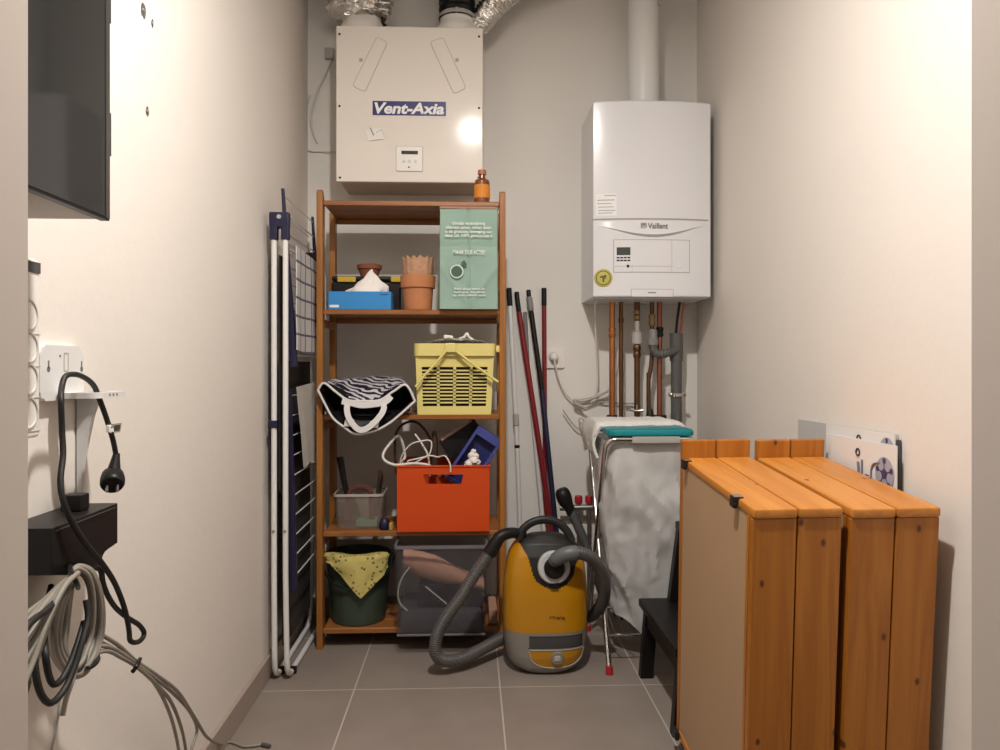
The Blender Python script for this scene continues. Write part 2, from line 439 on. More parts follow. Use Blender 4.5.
add_box(bm, (JR, YF-.14, 0), (JR+.02, YF+.01, 2.1), .002); struct('trim_2', bm, jm)
bm = BM(); add_box(bm, (JL, YF-.14, 2.08), (JR, YF+.01, 2.1), .002); struct('trim_3', bm, jm)
bbm = mat('tile_skirting', (.36, .29, .245), .5, var=.06)
def skirting(name, a, b, axis):
    bm = BM(); S = .452; a = Vector(a); b = Vector(b); q = PZ(500, 687.2, 0)
    o = (q.x, q.y)[axis]; lo = a[axis]
    cuts = [lo]+[o+S*k for k in range(-8, 9) if lo+.02 < o+S*k < b[axis]-.02]+[b[axis]]
    for s, e in zip(cuts, cuts[1:]):
        p, r = a.copy(), b.copy(); p[axis] = s+.001; r[axis] = e-.001
        add_box(bm, p, r, .0015, 1)
    struct(name, bm, bbm)
skirting('baseboard_left', (XL, YF, 0), (XL+.013, YB, .072), 1)
skirting('baseboard_right', (XR-.013, YF, 0), (XR, YB, .072), 1)
skirting('baseboard_back', (XL+.013, YB-.013, 0), (XR-.013, YB, .072), 0)
# chipped drill holes in the left wall
hm = mat('hole_plaster', (.12, .10, .09), .9); hp = mat('grey_wall_plug', (.25, .24, .22), .6)
for (u, v, w, h) in ((143, 10, .022, .030), (152, 23, .010, .018), (147, 111, .014, .018)):
    c = PX(u, v, XL); bm = BM(); rim = []
    for k in range(14):
        a = 2*PI*k/14; q = .5*(1+.35*nz((math.cos(a), math.sin(a), u), 2))
        rim.append(c+Vector((.0, w*q*math.cos(a), h*q*math.sin(a))))
    o1 = [bm.verts.new(p+Vector((.0012, 0, 0))) for p in rim]; o2 = [bm.verts.new(c.lerp(p, .55)+Vector((.0004, 0, 0))) for p in rim]
    for k in range(14): bm.faces.new((o1[k], o1[(k+1) % 14], o2[(k+1) % 14], o2[k]))
    bm.faces.new(o2)
    ho = struct('drill_hole', bm, hm, wl)
    bm = BM(); add_lathe(bm, [(0, .002), (.003, .002), (.004, .0)], c, 12, (1, 0, 0)); struct('wall_plug', bm, hp, ho)

# ------------------------------------------------------------------ shelving rack
RXL, RXR, RYF, RYB = -.543, .127, 2.675, 2.965
rack = thing('shelving_rack', 'tall orange-brown wooden rack of five shelves standing against the back wall', 'shelf rack', ((RXL+RXR)/2, (RYF+RYB)/2, 0))
RZ = [1.591, 1.204, .830, .416, .072]
PW = .022
for x in (RXL, RXR-PW):
    for y0, y1, zt in ((RYF, RYF+.045, 1.628), (RYB-.045, RYB, 1.600)):
        bm = BM()
        add_prism(bm, [(x, y0, 0), (x, y0, zt-.006), (x, y0+.008, zt), (x, y0+.018, zt-.002), (x, y1, zt-.035), (x, y1, 0)], (PW, 0, 0), .003)
        part('post', bm, M['rack_z'], rack)
for z in RZ:
    bm = BM()
    t = .015
    for k in range(3):
        w = (RYB-RYF-.02)/3; y0 = RYF+.01+k*w
        add_box(bm, (RXL+PW+.0005, y0+.001, z-t), (RXR-PW-.0005, y0+w-.001, z), .002, 1)
    add_box(bm, (RXL+PW+.0005, RYF+.004, z-.0175), (RXR-PW-.0005, RYF+.0105, z-.0005), .002, 1)
    add_box(bm, (RXL+PW+.0005, RYB-.020, z-.034), (RXR-PW-.0005, RYB-.008, z-t), .002, 1)
    part('shelf_board', bm, M['rack_x'], rack)
for x in (RXL+.003, RXR-.019):
    for z in RZ[1:4]:
        bm = BM(); add_box(bm, (x, RYF+.0455, z-.06), (x+.016, RYB-.0455, z-.032), .003, 1); part('side_rail', bm, M['rack_x'], rack)

# ------------------------------------------------------------------ things on the top two shelves
b0 = P(482, 203, 2.735); b0.z = RZ[0]
bot = thing('amber_bottle', 'small amber glass bottle with orange label standing on top of the rack', 'bottle', b0)
bm = BM(); add_lathe(bm, [(0, 0), (.026, 0), (.0285, .003), (.0285, .078), (.026, .088), (.013, .097), (.012, .108), (.014, .109), (.0, .109)], b0, 28); part('glass', bm, M['amber'], bot)
bm = BM(); add_lathe(bm, [(.0287, .022), (.0292, .022), (.0292, .07), (.0287, .07)], b0, 28); part('paper_label', bm, M['label'], bot)
bm = BM(); add_lathe(bm, [(0, .109), (.0155, .109), (.0155, .124), (.0145, .126), (0, .126)], b0, 24); part('cap', bm, M['copper'] if 0 else mat('copper_cap', (.42, .15, .07), .4), bot)

# green paper bag
z0 = RZ[1]; ya = 2.656
gx0, gx1 = P(440, 300, ya).x, P(497.5, 300, ya).x; gh = .362
gb = thing('paper_bag', 'tall green paper bag with white printing, standing upright on the second shelf', 'bag', ((gx0+gx1)/2, ya+.08, z0))
bm = BM(); NX, NZ2 = 24, 36
def bagp(x, z, y):
    # front crease lines and slight billow
    cx = (gx0+gx1)/2; hw = (gx1-gx0)/2; a = (x-cx)/hw; t = (z-z0)/gh
    y += -.004*math.cos(a*PI/2)*math.sin(PI*t)+.004*nz((x, 0, z), 14, 1)
    y -= .006*max(0, 1-abs(abs(a)*.38+.05-t)*14)*(1 if t < .45 else 0)
    y += .004*max(0, 1-abs(a)*18)
    y += .004*max(0, 1-abs(t-.62)*25)
    return Vector((x, y, z))
rows = []
for i in range(NZ2+1):
    t = i/NZ2; z = z0+.0015+gh*t
    fr = [bagp(gx0+(gx1-gx0)*j/NX, z, ya+.006*t) for j in range(NX+1)]
    dep = .15-.06*t-(.088*max(0, t-.955)/.045)
    sd = [Vector((gx1+.006*math.sin(PI*k/6)*(-1 if t > .2 else 1), ya+dep*k/6, z)) for k in range(1, 7)]
    bk = [Vector((gx1+(gx0-gx1)*j/8, ya+dep, z)) for j in range(1, 9)]
    sl = [Vector((gx0-.012*math.sin(PI*k/6)*(1-t), ya+dep*(1-k/6), z)) for k in range(1, 6)]
    rows.append(fr+sd+bk+sl)
add_grid(bm, rows, 0, True); bm.verts.ensure_lookup_table()
n = len(rows[0]); bm.faces.new([bm.verts[k] for k in range(n)][::-1])
part('bag_body', bm, M['greenbag'], gb, ang=25)
bm = BM(); ztop = z0+gh+.0015
add_prism(bm, [(gx0-.001, ya+.003, ztop-.006), (gx1+.001, ya+.003, ztop-.006), (gx1+.001, ya+.003, ztop+.0015), (gx0-.001, ya+.003, ztop+.0015)], (0, .004, 0)); part('top_edge', bm, M['brownbag'], gb, 'brown paper top edge')
cwx = (gx0+gx1)/2; wl_ = mat('white_print', (.78, .82, .78), .7)
def bagtext(s, u0, u1, v0, v1, bold=.01):
    a = P(u0, v0, ya-.008); b = P(u1, v1, ya-.008)
    text('lettering', s, b.x-a.x, a.z-b.z, wl_, gb, ((a.x+b.x)/2, ya-.009, (a.z+b.z)/2), bold=bold)
bagtext('Omdat verandering\nallemaal samen willen doen\nis de grootste beweging van\ndeze zak 100% gerecycleerd', 445, 492, 221.5, 238)
bagtext('MAAK DUS ACTIE!', 453, 485, 250, 254.5, .012)
bagtext('Read about waste or\nlearn over the planet\nop onze website meer', 453, 486, 287.5, 297, .008)
bm = BM(); c = P(456.7, 271.5, ya-.010); r = .022
add_tube(bm, [c+Vector((r*math.cos(2*PI*k/28), 0, r*math.sin(2*PI*k/28))) for k in range(28)], .0022, 6, closed=True); part('printed_ring', bm, wl_, gb)
bm = BM(); add_lathe(bm, [(0, 0), (.0185, 0), (.0185, .0015), (0, .0015)], c+Vector((0, .001, 0)), 24, (0, -1, 0))
obox(bm, c+Vector((.026, 0, .028)), (.006, 0, .004), (0, .0008, 0), (-.005, 0, .008)); part('printed_emblem', bm, mat('dark_green_print', (.06, .12, .085), .7), gb)

# terracotta pots
tc_ = P(418, 309.5, 2.735); tc_.z = RZ[1]
tp = single('terracotta_pot', (lambda b: (add_lathe(b, [(0, 0), (.046, 0), (.0505, .006), (.0555, .080), (.0625, .082), (.0645, .125), (.060, .127), (.056, .124), (.046, .012), (0, .012)], tc_, 40), b)[1])(BM()), M['terracotta'], 'orange terracotta plant pot on the second shelf holding a stack of peat pots', 'pot', 'clay pots')
bm = BM(); n = 84; rr = []
for i, (r, h) in enumerate(((.040, .016), (.050, .10), (.0545, .150), (.0570, .185), (.053, .180), (.045, .10), (.036, .02))):
    ring = []
    for k in range(n):
        a = 2*PI*k/n; hh = h+(.011*abs(1-(k % 6)/3)+.005*nz((k, i, 0), .9) if i in (3, 4) else 0)
        rk = r*(1+.03*math.cos(k*PI/3)) if i in (2, 3) else r; ring.append(tc_+Vector((rk*math.cos(a), rk*math.sin(a), hh)))
    rr.append(ring)
add_grid(bm, rr, 0, True)
bm.verts.ensure_lookup_table(); bm.faces.new([bm.verts[k] for k in range(n)]); bm.faces.new([bm.verts[6*n+k] for k in range(n)])
single('peat_pot_stack', bm, M['peat'], 'brown jagged-rimmed peat pots stacked inside the orange terracotta pot', 'pots', ang=20)
# tool case, saucer pot, tissues
a = P(331, 306, 2.80); b = P(401, 276, 2.80)
tcx0, tcx1 = a.x, b.x; tz1 = b.z
case = thing('tool_case', 'black tool case with yellow latches lying behind the blue tissue box', 'case', ((tcx0+tcx1)/2, 2.86, RZ[1]))
bm = BM(); add_box(bm, (tcx0, 2.80, RZ[1]), (tcx1, 2.94, tz1-.022), .008); part('lower_shell', bm, M['black'], case)
bm = BM(); add_box(bm, (tcx0+.001, 2.801, tz1-.021), (tcx1-.001, 2.94, tz1), .008); part('lid', bm, M['black'], case)
for u0, u1 in ((337.5, 356), (391, 401)):
    p = P(u0, 277, 2.797); q = P(u1, 281.5, 2.797)
    bm = BM(); add_box(bm, (p.x, 2.790, q.z-.003), (q.x, 2.80, p.z+.0015), .003); part('latch', bm, mat('latch_yellow', (.60, .40, .03), .4), case, 'yellow latch')
p = P(369.5, 277, 2.86); p.z = tz1
single('clay_saucer_pot', (lambda b: (add_lathe(b, [(0, 0), (.032, 0), (.041, .030), (.046, .031), (.0475, .047), (.044, .048), (.040, .034), (.03, .006), (0, .006)], p, 36), b)[1])(BM()), M['terra_d'], 'small dark red clay pot on the black tool case behind the tissues', 'pot', 'clay pots')
a = P(328, 308, 2.69); b = P(391, 291.5, 2.69)
tb = thing('tissue_box', 'flat bright blue tissue box at the left of the second shelf', 'tissue box', ((a.x+b.x)/2, 2.74, RZ[1]))
bm = BM(); add_box(bm, (a.x, 2.69, RZ[1]), (b.x, 2.79, b.z), .0015, 1); part('carton', bm, M['tissuebox'], tb)
p = P(329, 300, 2.69); q = P(339, 305, 2.69)
bm = BM(); add_box(bm, (p.x+.002, 2.6885, RZ[1]+.008), (q.x, 2.6899, RZ[1]+.017)); part('printed_label', bm, M['paper'], tb, 'white printed label')
text('lettering', 'tissues', .030, .005, M['logo_blue'], tb, (b.x-.025, 2.689, b.z-.010))
# tissue: a crumpled pyramid of paper
bm = BM(); rows = []; tcn = Vector(((P(349, 291, 2.735).x+P(388, 291, 2.735).x)/2, 2.735, b.z+.0005))
for i in range(15):
    t = i/14; row = []
    for j in range(40):
        an = 2*PI*j/40
        w = (.060*(1-t**1.5)**.9+.014)*(1+.18*math.sin(3*an+t*2)+.12*math.sin(7*an-3*t)*(t))
        sk = .010*t
        row.append(tcn+Vector((w*math.cos(an)+sk*1.6-.008+.012*nz((t*2, an, 1), 1.2), .45*w*math.sin(an), .062*t-.012*t*math.sin(an*2+1)+.012*t*math.cos(an+.5)+.006*nz((an, t*3, 2), 1.1)*t)))
    rows.append(row)
add_grid(bm, rows, 0, True); bm.verts.ensure_lookup_table(); bm.faces.new([bm.verts[14*40+k] for k in range(40)])
part('tissue', bm, M['tissue'], tb, 'white tissue pulled up from the box', ang=60)

# ------------------------------------------------------------------ third shelf: zebra bag, yellow basket
Z3 = RZ[2]
zb = thing('shopping_bag', 'zebra striped shopping bag lying open towards the room on the third shelf', 'bag', P(365, 415, 2.80))
yM = 2.645
up_ = [(318, 390, 2.64), (324, 383, 2.64), (336, 392, 2.635), (348, 400, 2.63), (364, 401, 2.63), (380, 400, 2.63), (394, 391, 2.635), (406, 385, 2.64), (415, 401, 2.65)]
lo_ = [(399.5, 415, 2.645), (388, 424, 2.64), (374, 431, 2.635), (356, 434, 2.63), (344, 427, 2.632), (333, 418, 2.635), (325, 404, 2.638)]
NUP = NLO = 46
def evenly(pts, n):
    q = smooth_path(pts, 12); L = [0]
    for i in range(1, len(q)): L.append(L[-1]+(q[i]-q[i-1]).length)
    out = []
    for k in range(n):
        d = L[-1]*k/n; j = max(i for i in range(len(L)) if L[i] <= d+1e-9); j = min(j, len(q)-2)
        out.append(q[j].lerp(q[j+1], (d-L[j])/max(1e-9, L[j+1]-L[j])))
    return out
upP = [P(*a) for a in up_]; loP = [P(*a) for a in lo_]
mouth = evenly(upP, NUP)+evenly([upP[-1]]+loP+[upP[0]], NLO)
nM = len(mouth)
bx0, bx1 = P(330, 380, 2.93).x, P(404, 380, 2.93).x
cM = sum(mouth, Vector())/nM
def rear(k):
    if k < NUP:
        q = k/NUP; z = Z3+.122+.010*q-.03*max(0, 1-q*14)-.03*max(0, 1-(1-q)*14)
    else:
        q = 1-(k-NUP)/NLO; z = Z3+.004
    return Vector((bx0+(bx1-bx0)*q, 2.93, z))
def zring(t, off):
    out = []
    for k, p in enumerate(mouth):
        q = rear(k); r = p.lerp(q, t)
        if k < NUP:
            e = math.sin(PI*k/NUP)
            r.z = p.z+(q.z-p.z)*min(1, t*1.5)**.8+e*.004*math.sin(PI*t)+.007*nz((p.x*9, t*4, 0), 1.5)*min(1, t*5)
        else:
            f = min(1, max(0, (t-.04)/.12)); zf = max(p.z, Z3+.004+off)
            r.z = p.z*(1-f)+zf*f if t > 0 else p.z
            if t > .16: r.z = zf+(q.z+off-zf)*min(1, (t-.16)/.3)
        c = Vector((cM.x, r.y, max(Z3+.05, cM.z)))
        out.append(r+(c-r)*off*5.6)
    return out
bm = BM(); T = [0, .04, .09, .14, .22, .32, .45, .6, .75, .88, 1]
add_grid(bm, [zring(t, 0) for t in T], 0, True); bm.verts.ensure_lookup_table(); bm.faces.new([bm.verts[(len(T)-1)*nM+k] for k in range(nM)])
part('bag_shell', bm, M['zebra'], zb, ang=60)
bm = BM(); add_grid(bm, [zring(t, .004+.006*min(1, t*5)) for t in T[:-1]], 0, True); bm.verts.ensure_lookup_table(); bm.faces.new([bm.verts[(len(T)-2)*nM+k] for k in range(nM)])
part('lining', bm, M['black'], zb, 'black lining', ang=60)
wtrim = mat('white_webbing', (.72, .70, .68), .7)
bm = BM(); add_tube(bm, [p+Vector((0, -.001, 0)) for p in mouth], .0042, 8, closed=True); part('trim', bm, wtrim, zb, 'white edge trim')
def ribbon(bm, pts, w, wd, th=.002, n=8):
    pts = smooth_path(pts, n); wd = Vector(wd)
    rows = []
    for i, p in enumerate(pts):
        d = (pts[min(i+1, len(pts)-1)]-pts[max(i-1, 0)]).normalized(); s = d.cross(Vector(wd)).normalized()*w/2
        rows.append([p-s, p+s])
    add_grid(bm, rows, th)
bm = BM(); ribbon(bm, [P(u, v, Y) for u, v, Y in ((348, 400, 2.622), (347, 410, 2.615), (350, 420, 2.612), (359, 429.5, 2.610), (369, 427, 2.610), (380, 416, 2.612), (384, 407, 2.615), (380, 400, 2.622))], .020, (0, 1, 0)); part('handle', bm, wtrim, zb, 'white handle strap')
bm = BM(); ribbon(bm, [P(u, v, Y) for u, v, Y in ((342, 401, 2.620), (352, 403, 2.618), (364, 405, 2.618), (384, 402, 2.618), (391, 396, 2.62))], .022, (0, 1, 0)); part('hem_band', bm, wtrim, zb)
for (u, v) in ((349, 423), (374, 424.5)):
    bm = BM(); c = P(u, v, 2.622); obox(bm, c, (.016, 0, 0), (0, .002, 0), (.003, 0, .012), .002); part('handle_tab', bm, wtrim, zb)

# yellow basket
yb_, dB = 2.685, .22
bl, br = P(417.5, 415, yb_).x, P(491, 415, yb_).x
tl, tr = P(415.5, 356, yb_).x, P(494, 356, yb_).x
zt = P(450, 355, yb_).z
bsk = thing('bike_basket', 'pale yellow plastic slatted basket with folding handles on the third shelf', 'basket', ((bl+br)/2, yb_+dB/2, Z3))
bm = BM()
def bpt(s, t, y):
    return Vector(((bl+(br-bl)*s)*(1-t)+(tl+(tr-tl)*s)*t, y, Z3+(zt-Z3)*t))
def fpanel(y, th):
    def q(s0, s1, t0, t1):
        add_prism(bm, [bpt(s0, t0, y), bpt(s1, t0, y), bpt(s1, t1, y), bpt(s0, t1, y)], (0, th, 0))
    q(0, 1, 0, .14); q(0, 1, .80, 1); q(0, .075, .14, .80); q(.925, 1, .14, .80)
    for s in (.285, .5, .715): q(s-.018, s+.018, .14, .80)
    for k in range(1, 11): q(.075, .925, .14+.66*k/11-.0125, .14+.66*k/11+.0125)
fpanel(yb_, .006)
add_prism(bm, [bpt(s_, t_, yb_+dB-.006) for s_, t_ in ((0, 0), (1, 0), (1, 1), (0, 1))], (0, .006, 0))  # unseen back made solid, not slatted, so the inside stays dark
for s0, s1 in ((0, .022), (.978, 1)):
    add_prism(bm, [bpt(s0, 0, yb_+.006), bpt(s1, 0, yb_+.006), bpt(s1, 1, yb_+.006), bpt(s0, 1, yb_+.006)], (0, dB-.012, 0))
add_prism(bm, [bpt(.022, 0, yb_+.006), bpt(.978, 0, yb_+.006), bpt(.978, .03, yb_+.006), bpt(.022, .03, yb_+.006)], (0, dB-.012, 0))
part('basket_body', bm, M['pale_yellow'], bsk)
bm = BM(); zr0, zr1 = zt-.003, P(450, 343.5, yb_).z
rx0, rx1 = P(413.5, 350, yb_-.012).x, P(496, 350, yb_-.012).x
outer = rrect(rx0, yb_-.014, rx1, yb_+dB+.014, .025, 0); inner = rrect(rx0+.012, yb_-.002, rx1-.012, yb_+dB+.002, .015, 0)
n = len(outer); vo = [[bm.verts.new((p.x, p.z, z)) for p in L_] for L_, z in ((outer, zr0), (outer, zr1), (inner, zr1), (inner, zr0))]
for i in range(4):
    a_, b_ = vo[i], vo[(i+1) % 4]
    for k in range(n): bm.faces.new((a_[k], a_[(k+1) % n], b_[(k+1) % n], b_[k]))
bmesh.ops.bevel(bm, geom=[e for e in bm.edges if abs(e.verts[0].co.z-e.verts[1].co.z) < 1e-6 and len(e.link_faces) == 2 and abs(e.calc_face_angle(0)) > 1], offset=.004, segments=2, affect='EDGES')
obox(bm, P(498.5, 349, yb_+.01), (.010, 0, 0), (0, .018, 0), (0, 0, .012), .004)
part('rim', bm, M['pale_yellow'], bsk)
bm = BM(); add_box(bm, (P(445, 350, yb_).x, yb_-.028, P(450, 352.5, yb_-.02).z), (P(456, 350, yb_).x, yb_-.014, P(450, 343, yb_-.02).z), .004); part('handle_clip', bm, M['pale_yellow'], bsk)
for pts in ([(446, 351), (437, 362), (425, 375), (415.5, 387)], [(456, 351), (470, 362), (484, 372), (498, 382)]):
    bm = BM(); add_tube(bm, [P(u, v, yb_-.026-.002*i) for i, (u, v) in enumerate(pts)], .0072, 10, 4, flat=.7); part('handle', bm, M['pale_yellow'], bsk)
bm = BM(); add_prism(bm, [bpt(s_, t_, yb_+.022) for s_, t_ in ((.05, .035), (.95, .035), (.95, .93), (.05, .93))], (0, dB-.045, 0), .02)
single('basket_dark_fill', bm, M['clothd'], 'dark block added inside the yellow slatted basket to darken its slots', 'bundle')  # added block standing in for the darkness behind the slats
# crumpled film on the basket
bm = BM(); rows = []
x0, x1 = P(428, 340, yb_+.05).x, P(486, 340, yb_+.05).x
for i in range(16):
    row = []
    for j in range(26):
        x = x0+(x1-x0)*j/25; y = yb_+.005+.19*i/15
        e = min(1, 4*min(j/25, 1-j/25, i/15+.25, 1-i/15))
        row.append(Vector((x, y, zr1+.0025+e*(.014+.012*nz((x, y, 0), 26, 3)+.008*nz((x, y, 0), 55, 4))+.001)))
    rows.append(row)
add_grid(bm, rows, .0012); single('plastic_film', bm, M['film'], 'crumpled clear plastic film on top of the yellow basket', 'plastic film', ang=20)
bm = BM(); c = P(448.5, 337, yb_+.03); obox(bm, c, (.017, 0, -.002), (0, .012, 0), (.001, 0, .0065), .004)
single('white_packet', bm, M['paper'], 'small white packet on the left of the film on the yellow basket', 'packet')
bm = BM(); add_tube(bm, [P(u, v, yb_+.03) for u, v in ((459, 338.5), (464, 337), (467, 333.5), (469, 337), (474, 340))], lambda t: .003+.002*math.sin(PI*t), 8, 5)
single('white_strip', bm, M['paper'], 'twisted white strip beside the packet on the yellow basket', 'strip')

# ------------------------------------------------------------------ fourth shelf
Z4 = RZ[3]
yo = 2.662
ox0, ox1 = P(397, 530, yo).x, P(489.5, 530, yo).x; oz1 = P(440, 465.5, yo).z; od = .26
ob = thing('storage_box', 'bright orange plastic box with cut-out handle on the fourth shelf', 'box', ((ox0+ox1)/2, yo+od/2, Z4))
bm = BM(); th = .004; zb0 = Z4+.001
h0, h1, h2, h3 = P(426, 484, yo), P(461, 484, yo), P(463.5, 474.5, yo), P(423, 474.5, yo)
def framed(y, dy):
    O = [Vector((ox0, y, zb0)), Vector((ox1, y, zb0)), Vector((ox1, y, oz1)), Vector((ox0, y, oz1))]
    I = [Vector((h.x, y, h.z)) for h in (h0, h1, h2, h3)]
    v = [[bm.verts.new(p+Vector((0, d, 0))) for p in L_] for L_ in (O, I) for d in (0, dy)]
    for k in range(4):
        m_ = (k+1) % 4
        bm.faces.new((v[0][k], v[0][m_], v[2][m_], v[2][k])); bm.faces.new((v[1][k], v[3][k], v[3][m_], v[1][m_]))
        bm.faces.new((v[2][k], v[2][m_], v[3][m_], v[3][k])); bm.faces.new((v[0][k], v[1][k], v[1][m_], v[0][m_]))
framed(yo, th); framed(yo+od-th, th)
add_box(bm, (ox0, yo+th, zb0), (ox0+th, yo+od-th, oz1)); add_box(bm, (ox1-th, yo+th, zb0), (ox1, yo+od-th, oz1))
add_box(bm, (ox0+th, yo+th, zb0), (ox1-th, yo+od-th, zb0+th))
part('box_body', bm, M['orange'], ob)
bm = BM(); add_box(bm, (ox0-.004, yo-.004, oz1-.006), (ox1+.004, yo+.0, oz1+.001), .001, 1); add_box(bm, (ox0-.004, yo+od, oz1-.006), (ox1+.004, yo+od+.004, oz1+.001), .001, 1)
add_box(bm, (ox0-.004, yo, oz1-.006), (ox0, yo+od, oz1+.001), .001, 1); add_box(bm, (ox1, yo, oz1-.006), (ox1+.004, yo+od, oz1+.001), .001, 1); part('rim', bm, M['orange'], ob)
# contents of the orange box
def cable(name, pts, r, m, label, cat='cable', group=None, n=8, sm=8):
    bm = BM(); add_tube(bm, pts, r, n, sm); return single(name, bm, m, label, cat, group, ang=80)
G = 'cables in the orange box'
cable('power_cable', [P(u, v, Y) for u, v, Y in ((440, 476, 2.70), (430, 466, 2.69), (414, 463.5, 2.675), (396, 465, 2.67), (385.5, 461, 2.67), (383, 455, 2.68), (388, 446, 2.70), (399, 436, 2.74), (405, 455, 2.76), (402, 463, 2.74), (404, 475, 2.74))], .0052, M['cable_w'], 'thick off-white cable looping out over the left of the orange box', group=G)
cable('thin_cable', [P(u, v, Y) for u, v, Y in ((400, 474, 2.72), (401, 458, 2.71), (410, 445, 2.70), (422, 441, 2.70), (431, 441.5, 2.70), (429.5, 454, 2.695), (420, 458, 2.69), (408, 461, 2.69), (412, 464, 2.69), (428, 456, 2.68), (438, 457, 2.68), (445, 456, 2.66), (450, 464, 2.652), (450.5, 472, 2.652))], .0028, M['cable_w'], 'thin white cable knotted above the orange box and hanging over its rim', group=G)
cable('flat_cable', [P(u, v, Y) for u, v, Y in ((415, 434, 2.74), (422, 444, 2.73), (428, 456, 2.72), (430, 476, 2.72))], .004, M['cable_w'], 'short straight white cable standing in the orange box', group=G)
cable('brown_cable', [P(u, v, Y) for u, v, Y in ((396, 474, 2.79), (395, 440, 2.79), (400, 427, 2.79), (410, 421.5, 2.79), (419, 424, 2.79), (427, 433, 2.79), (431, 445, 2.79), (432, 476, 2.79))], .0048, M['cable_b'], 'dark brown cable arching high behind the white ones in the orange box', group=G)
bm = BM(); p0 = P(434, 476, 2.76); p1 = P(434.5, 431, 2.76); add_tube(bm, [p0, p0.lerp(p1, .6), p0.lerp(p1, .85), p1], lambda t: .014 if t < .5 else (.011 if t < .9 else .006), 14); single('dark_bottle', bm, M['cable_b'], 'dark brown upright bottle between the cables and the blue crate', 'bottle')
# black folder
bm = BM(); a = P(441, 438.5, 2.79); b = P(471, 419, 2.79); d = (b-a).normalized(); n_ = Vector((d.z, 0, -d.x))
obox(bm, (a+b)/2+n_*.045, d*((b-a).length/2+.01), (0, .03, 0), n_*.042, .003)
f_ = single('black_case', bm, M['black'], 'flat black case standing tilted behind the blue crate', 'case')
bm = BM(); obox(bm, (a+b)/2+n_*.003+Vector((0, -.0315, 0)), d*((b-a).length/2), (0, .001, 0), n_*.0045); part('pink_edge', bm, mat('pinkish_edge', (.35, .20, .17), .6), f_, 'pale pinkish edge')
# blue crate tilted
cA = P(449, 470, 2.72); cB = P(479, 425, 2.72); d = (cB-cA).normalized(); n_ = Vector((d.z, 0, -d.x))
cr = thing('blue_crate', 'small blue plastic tray tilted on end in the orange box', 'tray', P(470, 480, 2.74))
L_ = (cB-cA).length
w_ = .104
def cpt(s, t, y): return cA+d*L_*s+n_*w_*t+Vector((0, y, 0))
bm = BM()
def cbox(s0, s1, t0, t1, y0, y1): add_prism(bm, [cpt(s0, t0, y0), cpt(s1, t0, y0), cpt(s1, t1, y0), cpt(s0, t1, y0)], (0, y1-y0, 0), .001)
cbox(-.15, 1, 0, 1, .024, .028)
part('tray_base', bm, M['navy'] if 0 else mat('deep_blue', (.016, .022, .11), .45), cr, 'darker blue base')
bm = BM(); cbox(-.15, 1, 0, .09, -.012, .024); cbox(-.15, 1, .91, 1, -.012, .024); cbox(.84, 1, .09, .91, -.012, .024)
cbox(-.15, -.10, .09, .91, -.012, .024); part('tray_walls', bm, M['blue'], cr)
bm = BM(); rows = []
c = P(473, 459, 2.715)
for k, (dx, dz, r) in enumerate(((-.014, -.018, .016), (.002, -.006, .018), (-.004, .012, .014), (.010, .010, .011), (.002, .026, .010), (.016, -.012, .012), (-.022, -.026, .012))):
    t_ = BM(); bmesh.ops.create_icosphere(t_, subdivisions=3, radius=r)
    for v in t_.verts: v.co = v.co*(1+.28*nz(v.co, 140, k))+c+Vector((dx, .004*k*.3, dz))
    merge(bm, t_)
single('crumpled_paper', bm, M['tissue'], 'crumpled white paper lying in the tilted blue tray', 'paper', ang=50)
# clear box with brush
a = P(334, 528, 2.72); b = P(382.5, 494, 2.72)
cb = thing('clear_tub', 'cloudy clear plastic tub at the left end of the fourth shelf', 'tub', ((a.x+b.x)/2, 2.79, Z4))
bm = BM(); th = .003; e = .006; zt4 = b.z
def tubring(k, z, o): return [Vector((p.x, p.z, z)) for p in rrect(a.x+k+o, 2.72+k+o, b.x-k-o, 2.87-k-o, .018, 0)]
add_grid(bm, [tubring(e, Z4+.001, 0), tubring(0, zt4, 0), tubring(0, zt4, th), tubring(e, Z4+.001+th, th)], 0, True); bm.verts.ensure_lookup_table(); n = len(tubring(0, 0, 0))
bm.faces.new([bm.verts[k] for k in range(n)][::-1]); bm.faces.new([bm.verts[3*n+k] for k in range(n)])
part('tub_body', bm, M['clearbox'], cb)
bm = BM(); add_grid(bm, [tubring(-.004, zt4-.009, 0), tubring(-.004, zt4, 0), tubring(.0, zt4, 0)], 0, True); part('rim', bm, M['lgrey'], cb)
bm = BM(); add_box(bm, (P(356, 524, 2.74).x, 2.735, Z4+.005), (P(377, 524, 2.74).x, 2.80, Z4+.030), .004); single('sponge', bm, M['sponge'], 'green sponge lying inside the cloudy clear tub', 'sponge')
p = [P(u, v, 2.775) for u, v in ((352, 520), (347, 495), (343.5, 478), (340, 457))]
br_ = thing('dustpan_brush', 'black-handled brush standing in the cloudy clear tub', 'brush', p[0])
bm = BM(); add_tube(bm, p[1:], lambda t: .009+.004*t, 10, 5, flat=.6); part('handle', bm, M['black'], br_)
bm = BM(); obox(bm, p[0].lerp(p[1], .5)+Vector((0, 0, -.005)), (.030, 0, .005), (0, .012, 0), (-.008, 0, .034), .004); part('bristles', bm, M['cable_b'], br_)
p = [P(u, v, 2.80) for u, v in ((375, 518), (378, 495), (380.5, 478), (380, 470))]
bm = BM(); add_tube(bm, p, lambda t: .007+.003*math.sin(PI*t), 10, 5, flat=.6); single('dark_scraper', bm, M['cable_b'], 'thin dark brown handle leaning at the right in the clear tub', 'tool')
bm = BM(); add_tube(bm, [P(u, v, 2.74) for u, v in ((346, 519), (350, 492), (358, 487), (370, 491), (372, 519))], .010, 8, 5, flat=.5); single('red_cloth', bm, mat('dull_red_cloth', (.10, .035, .028), .9), 'dull red rag showing over the rim of the clear tub', 'cloth')
